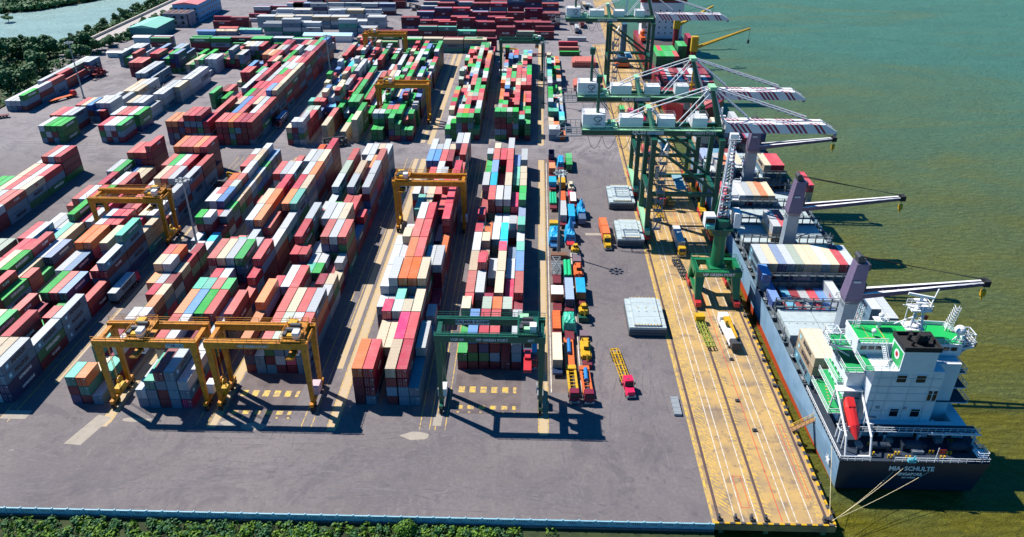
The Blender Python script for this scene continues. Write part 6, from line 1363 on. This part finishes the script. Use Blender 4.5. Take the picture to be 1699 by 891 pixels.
# far truck group and platforms at the end of the quay
for i,(x,y,c) in enumerate(((14,486,'r'),(14,500,'r'),(20,512,'w'),(14,475,'g'))):
    carried('%s container lying crosswise on the far apron, %s of the loose group'%(PAL[c][2],('nearest','middle','rearmost','frontmost')[i]),x+13,y,0.0,R_(90),c)
for i in range(6):
    x=28+ (i%3)*4.5; y=545+i*16; lane_lorry('distant lorry on the far quay, %s nearest'%ORD[i+1],'%s container on the %s nearest distant lorry'%(PAL['wrnwgT'[i]][2],ORD[i+1]),x,y,M_dark,M_red,'wrnwgT'[i])
for i in range(3): hatch_stack('grey mobile platform stack at the far top by the road, %s one'%ORD[i+1],24+i*7,29+i*7,560+i*30,568+i*30,2)
stacker('grey reach stacker on the far quay near the top edge',36,590,R_(20),M_grey,1)
o=thing('mobile_harbour_crane','dark blue mobile harbour crane with orange base behind the farthest quay crane','mobile crane',(50.5,452,0)); b=MB(); b.box(-4,4,-5,5,1,3); b.obj('base',M_orange,o); MB().tube((0,0,3),(0,0,24),1.9,1.6,14).obj('tower',mat('slate_blue_paint',(.05,.12,.2),.4),o); b=MB(); b.box(-3,3,-4,3,3,6); b.obj('superstructure',mat('slate_blue_paint',(.05,.12,.2),.4),o); b=MB(); b.beam((0,2,16),(4,28,34),1.4,1.4,.6,.6); b.obj('boom',mat('slate_blue_paint',(.05,.12,.2),.4),o); wheels(o,(-3.6,3.6),(-4,-2,2,4),.7)
# ---------------------------------------------------------------- trees and banks
def leafmat(name,c1,c2):
    m,nt,b=newmat(name); gi=N(nt,'ShaderNodeNewGeometry'); oi=N(nt,'ShaderNodeObjectInfo'); c=mixrgb(nt,gi.outputs['Random Per Island'],c1,c2); c=mixrgb(nt,ramp(nt,oi.outputs['Random'],0,1,0,.4),c,(c2[0]*1.3,c2[1]*1.1,c2[2])); nt.links.new(c,b.inputs['Base Color']); b.inputs['Roughness'].default_value=.7; return m
M_leaf=leafmat('dark_foliage',(.014,.085,.030),(.045,.15,.035)); M_leaf2=leafmat('sun_tinted_foliage',(.025,.11,.003),(.11,.23,.008)); M_bark=mat('bark',(.12,.09,.06),.9)  # yellower leaf tone has sunlit highlights painted into its colour
def leaves(b,c,r,n,rg,s=.55,flat=.75):
    for i in range(n):
        while True:
            v=Vector((rg.uniform(-1,1),rg.uniform(-1,1),rg.uniform(-1,1)))
            if .25<v.length<1: break
        v=v.normalized()*v.length**.4; p=Vector(c)+Vector((v.x*r,v.y*r,v.z*r*flat)); nn=(v+Vector((rg.uniform(-.7,.7),rg.uniform(-.7,.7),rg.uniform(-.2,.9)))).normalized(); a=nn.orthogonal().normalized(); d=nn.cross(a); q_=s*rg.uniform(.6,1.3); k=len(b.v)
        b.v+=[tuple(p+a*q_),tuple(p+d*q_*.7),tuple(p-a*q_),tuple(p-d*q_*.7)]; b.face([k,k+1,k+2,k+3])
TM=[]
for sd_ in range(5):
    rg=random.Random(50+sd_); b=MB(); h=rg.uniform(5.5,8.5)
    for k in range(9): leaves(b,(rg.uniform(-2.4,2.4),rg.uniform(-2.4,2.4),h*rg.uniform(.45,1.0)),rg.uniform(1.3,2.3),95,rg,.62)
    t=MB(); t.tube((0,0,0),(.2,.1,h*.6),.28,.12,7); [t.tube((.1,.05,h*.35),(rg.uniform(-2,2),rg.uniform(-2,2),h*.75),.14,.05,5) for _ in range(5)]
    TM.append((b.mesh('crown',M_leaf),t.mesh('trunk',M_bark)))
rg=random.Random(77); ti=0
spots=[]
for i in range(34): spots.append((rg.uniform(-322,-268),rg.uniform(398,476)))
for i in range(16): spots.append((rg.uniform(-340,-274),rg.uniform(340,410)))
for i in range(12): spots.append((-268.5+rg.uniform(-2,2),500+i*9+rg.uniform(-2,2)))
for i in range(14): spots.append((-301+rg.uniform(-3,2),480+i*11+rg.uniform(-3,3)))
for i in range(10): spots.append((-272+rg.uniform(-3,4),470+rg.uniform(0,30)))
for i in range(10): spots.append((-300+rg.uniform(-8,3),640+i*14))
spots=[s for s in spots]
ZN=['lower left creek bank','bend of the creek bank','strip beside the warehouses','bank between creek and road','clump above the asphalt corner','upper creek bank']
for i,(x,y) in enumerate(spots):
    zi=0 if 34<=i<50 else (1 if i<34 else (2 if i<62 else (3 if i<76 else (4 if i<86 else 5)))); cnt=sum(1 for k in range(i) if (0 if 34<=k<50 else (1 if k<34 else (2 if k<62 else (3 if k<76 else (4 if k<86 else 5)))))==zi)
    cr,tr=TM[i%5]; s=rg.uniform(1.0,1.6) if i<50 else rg.uniform(.6,1.0)
    o=thing('broadleaf_tree','dark green tree in the %s, number %d by distance along it'%(ZN[zi],cnt+1),'tree',(x,y,-.4),rg.uniform(0,6),'trees along the creek and road'); o.scale=(s,s,s*rg.uniform(.85,1.1)); put('crown',cr,o); put('trunk',tr,o)
# undergrowth on the banks, one mass
b=MB()
for i in range(900):
    if i<420: x,y=rg.uniform(-334,-266),rg.uniform(330,478)
    elif i<750: x,y=rg.uniform(-306,-294),rg.uniform(470,760)
    else: x,y=rg.uniform(-273,-266),rg.uniform(500,600)
    leaves(b,(x,y,.2),rg.uniform(1.4,3.0),26,rg,.8,.8)
tag(b.obj('bank_undergrowth',M_leaf),'dark green scrub covering the creek banks','undergrowth',kind='stuff')
b=MB()
for i in range(1100):
    x=rg.uniform(-470,-345); e_=592+(x+440)*.3 if x<-413 else (600+(x+413)*.43 if x<-390 else (610+(x+390)*1.5 if x<-376 else 632+(x+376)*1.6))
    y=e_+abs(rg.gauss(0,1))*22+1; leaves(b,(x,y,-1+rg.uniform(0,1.5)),rg.uniform(1.6,3.2),14,rg,1.3,.6)
tag(b.obj('far_mangrove_bank',M_leaf),'dark mangrove mass on the far creek bank at the top left','mangroves',kind='stuff')
cr,tr=TM[2]; o=thing('broadleaf_tree','small round tree standing alone in the creek','tree',(-386,571,-3.4)); o.scale=(1,1,.7); put('crown',cr,o); put('trunk',tr,o)
b=MB(); b2=MB()
for i in range(1500):
    x=rg.uniform(-112,12); y=rg.uniform(95.5,107.2); 
    if x>-6 and rg.random()<.75: continue
    r=rg.uniform(.5,1.25); z=-.4-(106.6-y)*.30; leaves(b if rg.random()<.45 else b2,(x,y,z+.2),r,44,rg,.26,.8)
tag(b.obj('embankment_bushes',M_leaf),'dark green scrub on the embankment below the boundary wall','bushes',kind='stuff')
tag(b2.obj('embankment_lit_bushes',M_leaf2),'yellow-green scrub with sunlight painted into its colour on the embankment below the boundary wall','weeds',kind='stuff')
o=thing('broadleaf_tree','bushy small tree rising above the boundary wall at bottom centre','tree',(-24.5,106.3,-1.2)); b=MB(); [leaves(b,(rg.uniform(-1.6,1.6),rg.uniform(-1,.6),rg.uniform(.6,2.9)),1.1,110,rg,.22) for _ in range(9)]; b.obj('crown',M_leaf2,o); MB().tube((0,0,-1),(0,0,2),.15,.08,6).obj('trunk',M_bark,o)
b=MB()
for i in range(60): x=rg.uniform(-60,34); b.beam((x,rg.uniform(99,101),-2.6),(x+rg.uniform(-.4,.4),99,-1.0),.12)
tag(b.obj('shore_debris',M_letg),'pale litter and stones at the foot of the embankment','debris',kind='stuff')
